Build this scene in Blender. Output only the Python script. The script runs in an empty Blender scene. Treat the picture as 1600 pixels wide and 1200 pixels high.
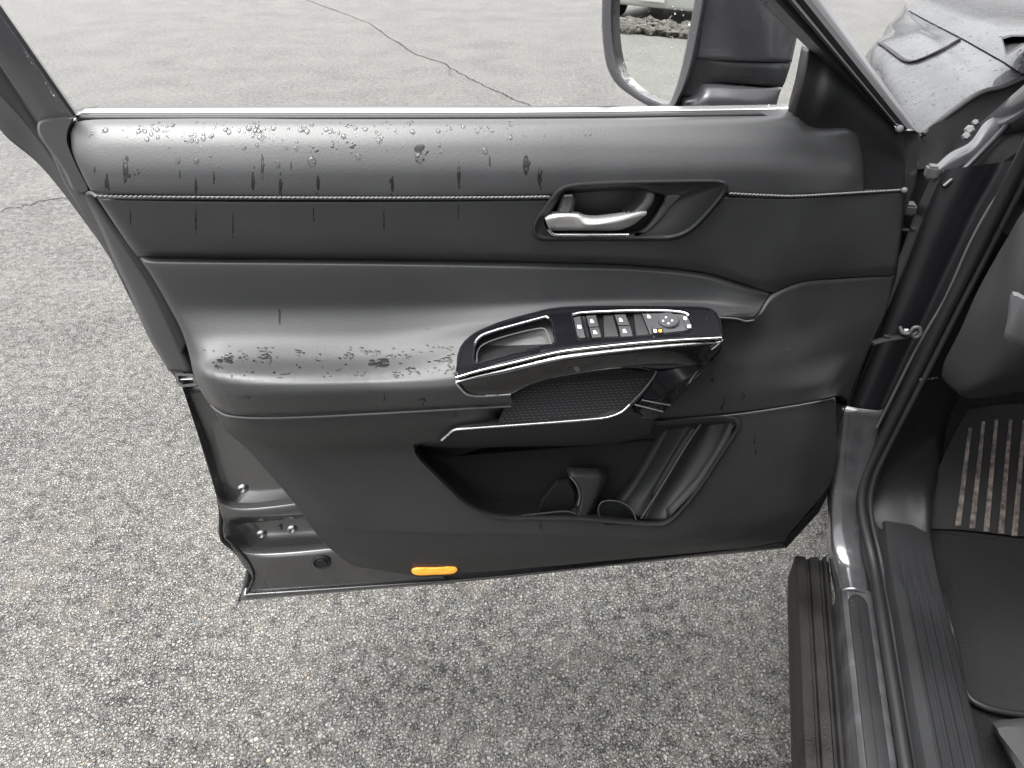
import bpy, bmesh, math, random
import numpy as np
from mathutils import Vector, Matrix
from mathutils.bvhtree import BVHTree
R = math.radians
random.seed(7); rng = np.random.default_rng(7)
sc = bpy.context.scene

# ------------------------------------------------------------------ camera
H = 1.43                       # eye height above the asphalt
PITCH = 34.2                   # looking down
F = 26.0/36.0*1600.0           # focal length in pixels of a 1600 px wide frame
cam_d = bpy.data.cameras.new('camera'); cam = bpy.data.objects.new('camera', cam_d)
sc.collection.objects.link(cam); sc.camera = cam
cam_d.lens = 26; cam_d.sensor_width = 36; cam_d.clip_start = 0.02; cam_d.clip_end = 5000
cam.location = (0, 0, H); cam.rotation_euler = (R(90-PITCH), 0, 0)

# ------------------------------------------------------------------ sky and light (overcast)
SUN_EL, SUN_AZ = 74, 262       # bright part of the cloud layer, ahead and to the left
w = bpy.data.worlds.new('World'); sc.world = w; w.use_nodes = True
nt = w.node_tree; nt.nodes.clear()
out = nt.nodes.new('ShaderNodeOutputWorld'); bg = nt.nodes.new('ShaderNodeBackground')
sky = nt.nodes.new('ShaderNodeTexSky'); sky.sky_type = 'NISHITA'; sky.sun_disc = False
sky.sun_elevation = R(SUN_EL); sky.sun_rotation = R(SUN_AZ); sky.air_density = 1.0; sky.dust_density = 6.0; sky.ozone_density = 1.0
hs = nt.nodes.new('ShaderNodeHueSaturation'); hs.inputs['Saturation'].default_value = 0.08
bg.inputs['Strength'].default_value = 0.15
nt.links.new(sky.outputs[0], hs.inputs['Color']); nt.links.new(hs.outputs[0], bg.inputs[0]); nt.links.new(bg.outputs[0], out.inputs[0])
sd = bpy.data.lights.new('sun', 'SUN'); sun = bpy.data.objects.new('sun', sd); sc.collection.objects.link(sun)
sd.energy = 1.2; sd.angle = R(60); sd.color = (1.0, 0.975, 0.94)
az = R(SUN_AZ)
sdir = Vector((math.sin(az)*math.cos(R(SUN_EL)), math.cos(az)*math.cos(R(SUN_EL)), math.sin(R(SUN_EL))))
sun.rotation_euler = sdir.to_track_quat('Z', 'Y').to_euler(); sun.location = (0, 0, 8)
sc.view_settings.view_transform = 'Standard'; sc.view_settings.look = 'None'
sc.view_settings.gamma = 1; sc.view_settings.use_curve_mapping = False
sc.view_settings.exposure = 2.0

# ------------------------------------------------------------------ frames of reference
cp, sp = math.cos(R(PITCH)), math.sin(R(PITCH))
def ray(px, py):
    a = (px-800)/F; b = (600-py)/F
    return np.array((a, cp+b*sp, -sp+b*cp))
# door: the open door stands 7.2 deg off square to the view; local x runs from hinge to latch edge,
# local y out of the trim towards the cabin side, local z up
DA = R(7.2)
EU = np.array((-math.cos(DA), -math.sin(DA), 0.0)); EW = np.array((math.sin(DA), -math.cos(DA), 0.0))
HINGE = np.array((0.519, 0.991, 0.38))
def D(px, py, wv=0.0):
    d = ray(px, py); cam0 = np.array((0, 0, H))
    t = (wv - (cam0-HINGE) @ EW)/(d @ EW)
    p = cam0 + d*t - HINGE
    return np.array((p @ EU, p @ EW, p[2]))
# car: heading 16 deg right of the view; x = lateral, y = forward, origin on the ground in the middle of the car
CA = R(16.0)
RR = np.array((math.cos(CA), -math.sin(CA), 0.0)); FF = np.array((math.sin(CA), math.cos(CA), 0.0))
CX, CY = 1.22, 0.30
def _car(p): return np.array((p @ RR - CX, p @ FF - CY, p[2]))
def Cz(px, py, z):
    d = ray(px, py); t = (H-z)/(-d[2]); return _car(np.array((0, 0, H)) + d*t)
def Cs(px, py, s):
    d = ray(px, py); t = s/(d @ FF); return _car(np.array((0, 0, H)) + d*t)
def CL(px, py, L):
    d = ray(px, py); t = L/(d @ RR); return _car(np.array((0, 0, H)) + d*t)
def K(L, s, z): return np.array((L-CX, s-CY, z))

# ------------------------------------------------------------------ materials
def mat(name, col, rough=0.5, metal=0.0, spec=0.5, coat=0.0, bump=None, var=None, emit=None, trans=0.0, ior=1.45, coat_rough=0.05):
    m = bpy.data.materials.new(name); m.use_nodes = True
    n = m.node_tree; b = n.nodes['Principled BSDF']
    b.inputs['Base Color'].default_value = (*col, 1); b.inputs['Roughness'].default_value = rough
    b.inputs['Metallic'].default_value = metal; b.inputs['Specular IOR Level'].default_value = spec
    b.inputs['Coat Weight'].default_value = coat; b.inputs['Coat Roughness'].default_value = coat_rough
    b.inputs['Transmission Weight'].default_value = trans; b.inputs['IOR'].default_value = ior
    tc = n.nodes.new('ShaderNodeTexCoord')
    if var:      # (scale, amount, rough_amount): soft wear and unevenness
        nz = n.nodes.new('ShaderNodeTexNoise'); nz.inputs['Scale'].default_value = var[0]; nz.inputs['Detail'].default_value = 7
        n.links.new(tc.outputs['Object'], nz.inputs['Vector'])
        mr = n.nodes.new('ShaderNodeMapRange'); mr.inputs[1].default_value = .3; mr.inputs[2].default_value = .7
        mr.inputs[3].default_value = 1-var[1]; mr.inputs[4].default_value = 1+var[1]
        n.links.new(nz.outputs['Fac'], mr.inputs[0])
        mx = n.nodes.new('ShaderNodeVectorMath'); mx.operation = 'SCALE'; mx.inputs[0].default_value = col
        n.links.new(mr.outputs[0], mx.inputs['Scale']); n.links.new(mx.outputs[0], b.inputs['Base Color'])
        r2 = n.nodes.new('ShaderNodeMapRange'); r2.inputs[1].default_value = .3; r2.inputs[2].default_value = .7
        r2.inputs[3].default_value = rough-var[2]; r2.inputs[4].default_value = rough+var[2]
        n.links.new(nz.outputs['Fac'], r2.inputs[0]); n.links.new(r2.outputs[0], b.inputs['Roughness'])
    if bump:     # (scale, distance, kind)
        if bump[2] == 'leather':
            t = n.nodes.new('ShaderNodeTexVoronoi'); t.feature = 'SMOOTH_F1'; t.inputs['Scale'].default_value = bump[0]; o = t.outputs['Distance']
        else:
            t = n.nodes.new('ShaderNodeTexNoise'); t.inputs['Scale'].default_value = bump[0]; t.inputs['Detail'].default_value = 3; o = t.outputs['Fac']
        n.links.new(tc.outputs['Object'], t.inputs['Vector'])
        bp = n.nodes.new('ShaderNodeBump'); bp.inputs['Distance'].default_value = bump[1]; bp.inputs['Strength'].default_value = 1
        n.links.new(o, bp.inputs['Height']); n.links.new(bp.outputs[0], b.inputs['Normal'])
    if emit:
        b.inputs['Emission Color'].default_value = (*emit[0], 1); b.inputs['Emission Strength'].default_value = emit[1]
    return m
M = {}
M['vinyl'] = mat('soft_black_vinyl', (.028, .0288, .030), .5, coat=.66, coat_rough=.46, bump=(470, .00020, 'leather'), var=(9, .12, .05))
M['vinyl_low'] = mat('grained_black_plastic', (.029, .0295, .0305), .52, coat=.15, coat_rough=.45, bump=(800, .0003, 'noise'), var=(7, .14, .05))
M['vinyl_dark'] = mat('matte_black_plastic', (.0125, .013, .014), .55, bump=(700, .0002, 'noise'), var=(8, .15, .05))
M['pocket'] = mat('pocket_plastic', (.020, .020, .021), .6, spec=.4, bump=(500, .0002, 'noise'))
M['gloss'] = mat('piano_black', (.006, .006, .008), .08, coat=.6, var=(30, .1, .03))
M['chrome'] = mat('satin_chrome', (.86, .85, .84), .28, metal=1.0, var=(60, .06, .05))
M['white_trim'] = mat('bright_belt_moulding', (.78, .77, .76), .25, metal=.85)
M['stitch'] = mat('grey_thread', (.17, .17, .17), .85)
M['paint'] = mat('dark_grey_metallic_paint', (.060, .061, .065), .30, metal=.35, coat=.8, var=(5, .08, .04))
M['paint_in'] = mat('painted_door_metal', (.125, .126, .128), .24, metal=.75, coat=.8, var=(6, .08, .04), coat_rough=.06)
M['paint_up'] = mat('painted_window_frame', (.12, .118, .124), .34, metal=.3, coat=.5, var=(6, .05, .05))
M['rubber'] = mat('black_rubber', (.010, .010, .011), .55, bump=(300, .0002, 'noise'))
M['plate'] = mat('grey_edge_plastic', (.062, .061, .062), .5, bump=(800, .00015, 'noise'))
M['switch'] = mat('switch_plastic', (.055, .056, .06), .42)
M['switch_dark'] = mat('switch_recess', (.012, .012, .013), .3)
M['icon'] = mat('white_symbol', (.8, .8, .8), .5)
M['amber_icon'] = mat('amber_symbol', (.8, .35, .02), .5, emit=((1, .45, .05), .8))
M['amber'] = mat('amber_reflector', (.80, .26, .02), .2, emit=((1.0, .42, .06), .20), bump=(90, .004, 'leather'))  # reflector plastic, with emission added for its glow
M['steel'] = mat('screw_steel', (.42, .42, .43), .25, metal=1.0)
M['mirror'] = mat('mirror_silver', (.80, .82, .79), .01, metal=1.0)
M['water'] = mat('water', (1, 1, 1), .0, trans=1.0, ior=1.33, spec=.5)
M['wet'] = mat('wet_film', (.012, .0122, .0126), .27, spec=.4)
M['cap'] = mat('mirror_cap_paint', (.046, .0455, .051), .35, metal=.2, coat=.35, var=(8, .05, .05))
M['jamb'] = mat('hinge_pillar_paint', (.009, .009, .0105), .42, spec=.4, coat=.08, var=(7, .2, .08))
M['carpet'] = mat('black_carpet', (.016, .016, .017), .95, spec=.15, bump=(260, .002, 'noise'), var=(12, .25, 0))
M['mat'] = mat('black_floor_mat', (.021, .021, .022), .92, spec=.2, bump=(420, .0015, 'noise'), var=(5, .2, 0))
M['rib'] = mat('worn_rubber_rib', (.15, .13, .115), .8, var=(90, .7, 0), bump=(200, .001, 'noise'))
M['sill'] = mat('ribbed_sill_plastic', (.014, .0145, .0155), .50, spec=.3, var=(6, .25, .08), bump=(700, .0003, 'noise'))
M['clad'] = mat('dusty_sill_cladding', (.009, .0085, .0082), .55, spec=.28, var=(14, .5, .1), bump=(300, .0007, 'noise'))
M['sillpaint'] = mat('wet_sill_paint', (.075, .076, .08), .20, metal=.4, coat=.9, var=(22, .3, .1))
M['fender'] = mat('wet_fender_paint', (.024, .025, .029), .24, metal=.4, coat=.5, var=(30, .5, .12), bump=(380, .0018, 'noise'))
M['glassdark'] = mat('tinted_glass', (.02, .025, .025), .03, coat=.5)
M['white'] = mat('white_car_paint', (.80, .80, .78), .25, coat=.6)
M['tyre'] = mat('tyre_rubber', (.018, .018, .018), .8)
M['alloy'] = mat('alloy', (.45, .45, .46), .3, metal=.9)
M['grey'] = mat('grey_plastic', (.10, .10, .105), .6)
M['leaf'] = mat('shrub_leaf', (.05, .075, .035), .55, var=(3, .5, .1))
M['bark'] = mat('brown_twig', (.07, .05, .035), .9)
M['rock'] = mat('dark_rubble', (.055, .050, .043), .8, var=(9, .8, 0), bump=(15, .05, 'noise'))
M['silver'] = mat('satin_silver_plating', (.74, .735, .72), .34, metal=.55, coat=.2)
M['dimgrey'] = mat('dim_grey_plastic', (.04, .04, .042), .6)
M['shadow_gap'] = mat('shaded_jamb_black', (.006, .006, .0065), .85, spec=.08, bump=(60, .002, 'noise'))  # shade of the covered jamb put into a near-black, barely glossy colour
M['lamp'] = mat('headlamp_lens', (.35, .36, .38), .08, coat=1)
M['crack'] = mat('crack_dark', (.006, .006, .006), .9)

def asphalt():
    m = bpy.data.materials.new('wet_asphalt'); m.use_nodes = True
    n = m.node_tree; b = n.nodes['Principled BSDF']; L = n.links.new
    tc = n.nodes.new('ShaderNodeTexCoord')
    # warp so the stones are not round cells
    wn = n.nodes.new('ShaderNodeTexNoise'); wn.inputs['Scale'].default_value = 90; wn.inputs['Detail'].default_value = 2
    L(tc.outputs['Object'], wn.inputs['Vector'])
    sub = n.nodes.new('ShaderNodeVectorMath'); sub.operation = 'SUBTRACT'; sub.inputs[1].default_value = (.5, .5, .5); L(wn.outputs['Color'], sub.inputs[0])
    scl = n.nodes.new('ShaderNodeVectorMath'); scl.operation = 'SCALE'; scl.inputs['Scale'].default_value = .010; L(sub.outputs[0], scl.inputs[0])
    add = n.nodes.new('ShaderNodeVectorMath'); add.operation = 'ADD'; L(tc.outputs['Object'], add.inputs[0]); L(scl.outputs[0], add.inputs[1])
    def vor(scale, feat='F1'):
        v = n.nodes.new('ShaderNodeTexVoronoi'); v.feature = feat; v.inputs['Scale'].default_value = scale; L(add.outputs[0], v.inputs['Vector']); return v
    v1 = vor(132); v2 = vor(290); ve = vor(132, 'DISTANCE_TO_EDGE')
    big = n.nodes.new('ShaderNodeTexNoise'); big.inputs['Scale'].default_value = 2.3; big.inputs['Detail'].default_value = 5; L(tc.outputs['Object'], big.inputs['Vector'])
    mid = n.nodes.new('ShaderNodeTexNoise'); mid.inputs['Scale'].default_value = 30; mid.inputs['Detail'].default_value = 4; L(tc.outputs['Object'], mid.inputs['Vector'])
    # height
    def math_(op, a, bb, clamp=False):
        q = n.nodes.new('ShaderNodeMath'); q.operation = op; q.use_clamp = clamp
        for i, x in enumerate((a, bb)):
            if isinstance(x, (int, float)): q.inputs[i].default_value = x
            else: L(x, q.inputs[i])
        return q.outputs[0]
    sx = n.nodes.new('ShaderNodeSeparateColor'); L(v1.outputs['Color'], sx.inputs[0])
    sy = n.nodes.new('ShaderNodeSeparateColor'); L(v2.outputs['Color'], sy.inputs[0])
    ve2 = vor(290, 'DISTANCE_TO_EDGE')
    fn = n.nodes.new('ShaderNodeTexNoise'); fn.inputs['Scale'].default_value = 150; fn.inputs['Detail'].default_value = 5; fn.inputs['Roughness'].default_value = .65; L(tc.outputs['Object'], fn.inputs['Vector'])
    f0 = math_('SUBTRACT', fn.outputs['Fac'], .5); m0 = math_('SUBTRACT', mid.outputs['Fac'], .5)
    p1 = math_('ADD', math_('MULTIPLY', ve.outputs['Distance'], 4.6), math_('ADD', math_('MULTIPLY', f0, 2.4), math_('MULTIPLY', m0, 1.6)), True)
    p2 = math_('ADD', math_('MULTIPLY', ve2.outputs['Distance'], 4.6), math_('MULTIPLY', f0, 2.0), True)
    h1 = math_('MULTIPLY', p1, math_('ADD', .30, math_('MULTIPLY', sx.outputs[0], .70))); h2 = math_('MULTIPLY', p2, math_('ADD', .12, math_('MULTIPLY', sy.outputs[0], .5)))
    h = math_('ADD', math_('MAXIMUM', h1, h2), math_('ADD', math_('MULTIPLY', m0, .5), math_('MULTIPLY', f0, .5)))
    bp = n.nodes.new('ShaderNodeBump'); bp.inputs['Distance'].default_value = .0070; bp.inputs['Strength'].default_value = 1.0; L(h, bp.inputs['Height'])
    L(bp.outputs[0], b.inputs['Normal'])
    # colour: dark binder, crevice shade painted in by height, pale stones, a little tan
    cr = n.nodes.new('ShaderNodeValToRGB'); e = cr.color_ramp.elements
    e[0].position = 0.09; e[0].color = (.010, .0097, .009, 1); e[1].position = 1.0; e[1].color = (.225, .220, .203, 1)
    x = cr.color_ramp.elements.new(.27); x.color = (.100, .098, .091, 1)
    x = cr.color_ramp.elements.new(.55); x.color = (.150, .147, .136, 1)
    sp_ = n.nodes.new('ShaderNodeTexNoise'); sp_.inputs['Scale'].default_value = 42; sp_.inputs['Detail'].default_value = 6; sp_.inputs['Roughness'].default_value = .8; L(tc.outputs['Object'], sp_.inputs['Vector'])
    L(math_('ADD', math_('ADD', math_('MULTIPLY', h, .60), math_('MULTIPLY', math_('SUBTRACT', sp_.outputs['Fac'], .5), .75)), math_('SUBTRACT', math_('MULTIPLY', big.outputs['Fac'], .40), .09), True), cr.inputs[0])
    tan = n.nodes.new('ShaderNodeMixRGB'); tan.blend_type = 'MULTIPLY'; tan.inputs[2].default_value = (1.15, 1.0, .82, 1)
    L(math_('MULTIPLY', math_('GREATER_THAN', sx.outputs[1], .955), .8), tan.inputs[0]); L(cr.outputs[0], tan.inputs[1])
    pt = n.nodes.new('ShaderNodeTexNoise'); pt.inputs['Scale'].default_value = 5.5; pt.inputs['Detail'].default_value = 6; pt.inputs['Roughness'].default_value = .7; L(tc.outputs['Object'], pt.inputs['Vector'])
    pm = n.nodes.new('ShaderNodeMapRange'); pm.inputs[1].default_value = .56; pm.inputs[2].default_value = .68; pm.inputs[4].default_value = .55; L(pt.outputs['Fac'], pm.inputs[0])
    gm = n.nodes.new('ShaderNodeMixRGB'); gm.inputs[2].default_value = (.165, .148, .120, 1); L(pm.outputs[0], gm.inputs[0]); L(tan.outputs[0], gm.inputs[1])
    L(gm.outputs[0], b.inputs['Base Color'])
    rr = n.nodes.new('ShaderNodeMapRange'); rr.inputs[3].default_value = .38; rr.inputs[4].default_value = .62; L(big.outputs['Fac'], rr.inputs[0]); L(rr.outputs[0], b.inputs['Roughness'])
    b.inputs['Specular IOR Level'].default_value = .5
    return m
M['asphalt'] = asphalt()

# ------------------------------------------------------------------ mesh helpers
COL = sc.collection
def link(name, verts, faces, m, parent=None, smooth=True, kind=None, autosm=None):
    me = bpy.data.meshes.new(name); me.from_pydata([tuple(map(float, v)) for v in verts], [], faces)
    me.materials.append(m); me.validate()
    bm = bmesh.new(); bm.from_mesh(me); bmesh.ops.recalc_face_normals(bm, faces=bm.faces); bm.to_mesh(me); bm.free()
    if smooth:
        me.shade_smooth()
        if autosm: 
            me.set_sharp_from_angle(angle=R(autosm))
    o = bpy.data.objects.new(name, me); COL.objects.link(o)
    if parent: o.parent = parent
    if kind: o['kind'] = kind
    return o
def tag(o, label=None, cat=None, group=None, kind=None):
    if label: o['label'] = label
    if cat: o['category'] = cat
    if group: o['group'] = group
    if kind: o['kind'] = kind
    return o
def empty(name, loc, rz=0):
    o = bpy.data.objects.new(name, None); COL.objects.link(o); o.location = loc; o.rotation_euler = (0, 0, rz); o.empty_display_size = .1; return o

def pchip(x, y, xq):
    x = np.asarray(x, float); y = np.asarray(y, float); xq = np.asarray(xq, float)
    if y.ndim == 1: y = y[:, None]
    h = np.diff(x); dl = np.diff(y, axis=0)/h[:, None]; n = len(x)
    d = np.zeros_like(y)
    if n == 2: d[:] = dl[0]
    else:
        for i in range(1, n-1):
            w1 = 2*h[i]+h[i-1]; w2 = h[i]+2*h[i-1]
            s = dl[i-1]*dl[i]; ok = s > 0
            den = w1/np.where(ok, dl[i-1], 1)+w2/np.where(ok, dl[i], 1)
            d[i] = np.where(ok, (w1+w2)/np.where(np.abs(den) < 1e-12, 1, den), 0)
        for a, b_, c in ((0, 0, 1), (n-1, -1, -2)):
            hh, h2 = (h[0], h[1]) if a == 0 else (h[-1], h[-2])
            e = ((2*hh+h2)*dl[b_]-hh*dl[c])/(hh+h2)
            e = np.where(np.sign(e) != np.sign(dl[b_]), 0, e)
            e = np.where((np.sign(dl[b_]) != np.sign(dl[c])) & (np.abs(e) > 3*np.abs(dl[b_])), 3*dl[b_], e)
            d[a] = e
    k = np.clip(np.searchsorted(x, xq)-1, 0, n-2)
    t = ((xq-x[k])/h[k])[:, None]; hk = h[k][:, None]
    return (2*t**3-3*t**2+1)*y[k]+(t**3-2*t**2+t)*hk*d[k]+(-2*t**3+3*t**2)*y[k+1]+(t**3-t**2)*hk*d[k+1]
def cr(pts, n, closed=False, soft=True):
    """resample a polyline to n points by arc length, softly curved (centripetal Catmull-Rom)"""
    P = np.asarray(pts, float)
    if closed: P = np.vstack([P[-1:], P, P[:2]])
    else: P = np.vstack([2*P[0]-P[1], P, 2*P[-1]-P[-2]])
    out = []
    for i in range(1, len(P)-2):
        p0, p1, p2, p3 = P[i-1], P[i], P[i+1], P[i+2]
        if not soft:
            for k in range(8): out.append(p1+(p2-p1)*k/8)
            continue
        a = .5
        t1 = max(np.linalg.norm(p1-p0), 1e-6)**a; t2 = t1+max(np.linalg.norm(p2-p1), 1e-6)**a; t3 = t2+max(np.linalg.norm(p3-p2), 1e-6)**a
        for k in range(12):
            t = t1+(t2-t1)*k/12
            A1 = (t1-t)/t1*p0+t/t1*p1; A2 = (t2-t)/(t2-t1)*p1+(t-t1)/(t2-t1)*p2; A3 = (t3-t)/(t3-t2)*p2+(t-t2)/(t3-t2)*p3
            B1 = (t2-t)/t2*A1+t/t2*A2; B2 = (t3-t)/(t3-t1)*A2+(t-t1)/(t3-t1)*A3
            out.append((t2-t)/(t2-t1)*B1+(t-t1)/(t2-t1)*B2)
    out.append(P[-2] if not closed else P[1])
    Q = np.array(out); s = np.concatenate([[0], np.cumsum(np.linalg.norm(np.diff(Q, axis=0)[:, :2], axis=1))])
    q = np.linspace(0, s[-1], n, endpoint=not closed)
    return np.stack([np.interp(q, s, Q[:, j]) for j in range(Q.shape[1])], 1)
def inside(poly, X, Y):
    c = np.zeros(X.shape, bool); n = len(poly)
    for i in range(n):
        x1, y1 = poly[i][:2]; x2, y2 = poly[(i+1) % n][:2]
        if y1 == y2: continue
        k = ((y1 > Y) != (y2 > Y)) & (X < (x2-x1)*(Y-y1)/(y2-y1)+x1); c ^= k
    return c
def inset(poly, d):
    P = np.asarray(poly, float); q = P[:, :2]
    a = q-np.roll(q, 1, 0); b = np.roll(q, -1, 0)-q
    na = np.stack([-a[:, 1], a[:, 0]], 1); nb = np.stack([-b[:, 1], b[:, 0]], 1)
    na /= np.linalg.norm(na, axis=1)[:, None]+1e-9; nb /= np.linalg.norm(nb, axis=1)[:, None]+1e-9
    nn = na+nb; l = np.linalg.norm(nn, axis=1)[:, None]; nn = nn/np.maximum(l, .3)
    area = np.sum(q[:, 0]*np.roll(q[:, 1], -1)-np.roll(q[:, 0], -1)*q[:, 1])
    P = P.copy(); P[:, :2] = q+nn*d*(1 if area > 0 else -1); return P
# relief: pixel-outlined sheet with true depth; rows of (px, py, depth)
def relief(name, rows, m, parent, nc=220, nr=8, ts=None, unproj=D, roll=(0, 0), rolldepth=.012, hole=None, dent=None, linear=False, skirt=0.02, kind=None, cut=None, raw=False, autosm=None):
    RW = np.array([cr(r, nc) for r in rows])          # rows x nc x 3
    nrow = len(rows)
    seg = np.array([np.mean(np.linalg.norm(RW[i+1, :, :2]-RW[i, :, :2], axis=1)) for i in range(nrow-1)])+1e-3
    x = np.concatenate([[0], np.cumsum(seg)])
    q = []
    for i in range(nrow-1): q += list(np.linspace(x[i], x[i+1], nr, endpoint=False))
    q = np.array(q+[x[-1]])
    flat = RW.reshape(nrow, -1)
    if linear: G = np.stack([np.interp(q, x, flat[:, j]) for j in range(flat.shape[1])], 1)
    else: G = pchip(x, flat, q)
    G = G.reshape(len(q), nc, 3)
    for side, k in ((0, roll[0]), (1, roll[1])):
        if k:
            for j in range(k):
                f = 1-math.sqrt(1-(1-j/k)**2); c = j if side == 0 else nc-1-j
                G[:, c, 2] -= rolldepth*f
    if dent:
        poly, dd = dent; G[..., 2] -= np.where(inside(poly, G[..., 0], G[..., 1]), dd, 0)
    if raw: return G
    V = [unproj(*g) for g in G.reshape(-1, 3)]
    nr_, nc_ = G.shape[:2]; faces = []
    keep = None
    if hole is not None:
        cx = (G[:-1, :-1, 0]+G[1:, 1:, 0])/2; cy = (G[:-1, :-1, 1]+G[1:, 1:, 1])/2; keep = ~inside(hole, cx, cy)
    for i in range(nr_-1):
        for j in range(nc_-1):
            if keep is None or keep[i, j]: faces.append((i*nc_+j, i*nc_+j+1, (i+1)*nc_+j+1, (i+1)*nc_+j))
    if skirt and unproj is D:                          # give the sheet real thickness at its rim
        ring = [j for j in range(nc_)]+[i*nc_+nc_-1 for i in range(1, nr_)]+[(nr_-1)*nc_+j for j in range(nc_-2, -1, -1)]+[i*nc_ for i in range(nr_-2, 0, -1)]
        base = len(V)
        for r in ring:
            v = V[r].copy(); v[1] -= skirt; V.append(v)
        for a in range(len(ring)):
            b_ = (a+1) % len(ring); g = G.reshape(-1, 3)[ring[a]]
            if hole is not None and inside(inset(hole, -3), g[None, 0], g[None, 1])[0]: continue
            faces.append((ring[a], ring[b_], base+b_, base+a))
    return link(name, V, faces, m, parent, kind=kind, autosm=autosm)
# closed ring lofts
def rings(name, RS, m, parent, n=72, cap=True, unproj=D, soft=False, kind=None, autosm=35, cap0=False, smooth=True):
    """RS: list of closed outlines, each a list of (px,py,depth)"""
    V = []; faces = []
    for r in RS:
        P = cr(r, n, closed=True, soft=soft) if n else np.asarray(r, float)
        V += [unproj(*p) for p in P]
    k = n or len(RS[0])
    for i in range(len(RS)-1):
        for j in range(k): faces.append((i*k+j, i*k+(j+1) % k, (i+1)*k+(j+1) % k, (i+1)*k+j))
    if cap: faces.append(tuple(range((len(RS)-1)*k, len(RS)*k)))
    if cap0: faces.append(tuple(range(k-1, -1, -1)))
    return link(name, V, faces, m, parent, kind=kind, autosm=autosm, smooth=smooth)
def zw(poly, wv): return [(p[0], p[1], wv) for p in poly]
def slab(name, poly, w0, w1, m, parent, bev=1.2, unproj=D, n=0, soft=False, autosm=35, bd=None):
    """raised plate: outline in pixels, from depth w0 up to w1 with a bevelled edge; depths may be functions of (px,py)"""
    f0 = w0 if callable(w0) else (lambda x, y: w0); f1 = w1 if callable(w1) else (lambda x, y: w1)
    P = np.asarray(poly, float)
    if n: P = cr(P, n, closed=True, soft=soft)
    Q = inset(P, bev); bd_ = bd if bd is not None else bev*.0008
    R0 = [(p[0], p[1], f0(p[0], p[1])) for p in P]; R1 = [(p[0], p[1], f1(p[0], p[1])-bd_) for p in P]; R2 = [(p[0], p[1], f1(p[0], p[1])) for p in Q]
    return rings(name, [R0, R1, R2], m, parent, n=0, unproj=unproj, autosm=autosm, cap0=True)
def tube(name, pts, r, m, parent, seg=8, sub=None, unproj=None, flat=1.0, cap=True, closed=False, kind=None, soft=True):
    """pts: 3-D points (or pixels+depth with unproj); r: radius or list"""
    P = np.array([unproj(*p) for p in pts]) if unproj else np.asarray(pts, float)
    if sub:
        T = np.arange(len(P)); P4 = np.hstack([P, T[:, None]]) if soft else P
        P = cr3(P, sub, soft)
    n = len(P); rad = np.full(n, r) if np.isscalar(r) else np.interp(np.linspace(0, 1, n), np.linspace(0, 1, len(r)), r)
    V = []; F_ = []
    up = np.array((0, 0, 1.0)); prev = None
    for i in range(n):
        t = P[min(i+1, n-1)]-P[max(i-1, 0)]
        t = t/(np.linalg.norm(t)+1e-12)
        if prev is None:
            a = np.cross(t, up); 
            if np.linalg.norm(a) < .1: a = np.cross(t, (1.0, 0, 0))
        else: a = prev-t*(prev@t)
        a /= np.linalg.norm(a)+1e-12; prev = a; b_ = np.cross(t, a)
        for k in range(seg):
            th = 2*math.pi*k/seg; V.append(P[i]+rad[i]*(math.cos(th)*a+math.sin(th)*b_*flat))
    for i in range(n-1):
        for k in range(seg): F_.append((i*seg+k, i*seg+(k+1) % seg, (i+1)*seg+(k+1) % seg, (i+1)*seg+k))
    if cap: F_.append(tuple(range(seg))); F_.append(tuple(range((n-1)*seg, n*seg)))
    return link(name, V, F_, m, parent, kind=kind, autosm=50)
def cr3(P, n, soft=True):
    P = np.asarray(P, float); s = np.concatenate([[0], np.cumsum(np.linalg.norm(np.diff(P, axis=0), axis=1))])
    q = np.linspace(0, s[-1], n)
    if not soft or len(P) < 3: return np.stack([np.interp(q, s, P[:, j]) for j in range(3)], 1)
    E = np.vstack([2*P[0]-P[1], P, 2*P[-1]-P[-2]]); out = []
    for x in q:
        i = min(np.searchsorted(s, x, side='right')-1, len(P)-2); i = max(i, 0)
        t = (x-s[i])/(s[i+1]-s[i]+1e-12); p0, p1, p2, p3 = E[i], E[i+1], E[i+2], E[i+3]
        d0 = (p2-p0)/(np.linalg.norm(p2-p1)+np.linalg.norm(p1-p0)+1e-9)*np.linalg.norm(p2-p1); d1 = (p3-p1)/(np.linalg.norm(p3-p2)+np.linalg.norm(p2-p1)+1e-9)*np.linalg.norm(p2-p1)
        out.append((2*t**3-3*t**2+1)*p1+(t**3-2*t**2+t)*d0+(-2*t**3+3*t**2)*p2+(t**3-t**2)*d1)
    return np.array(out)
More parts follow.
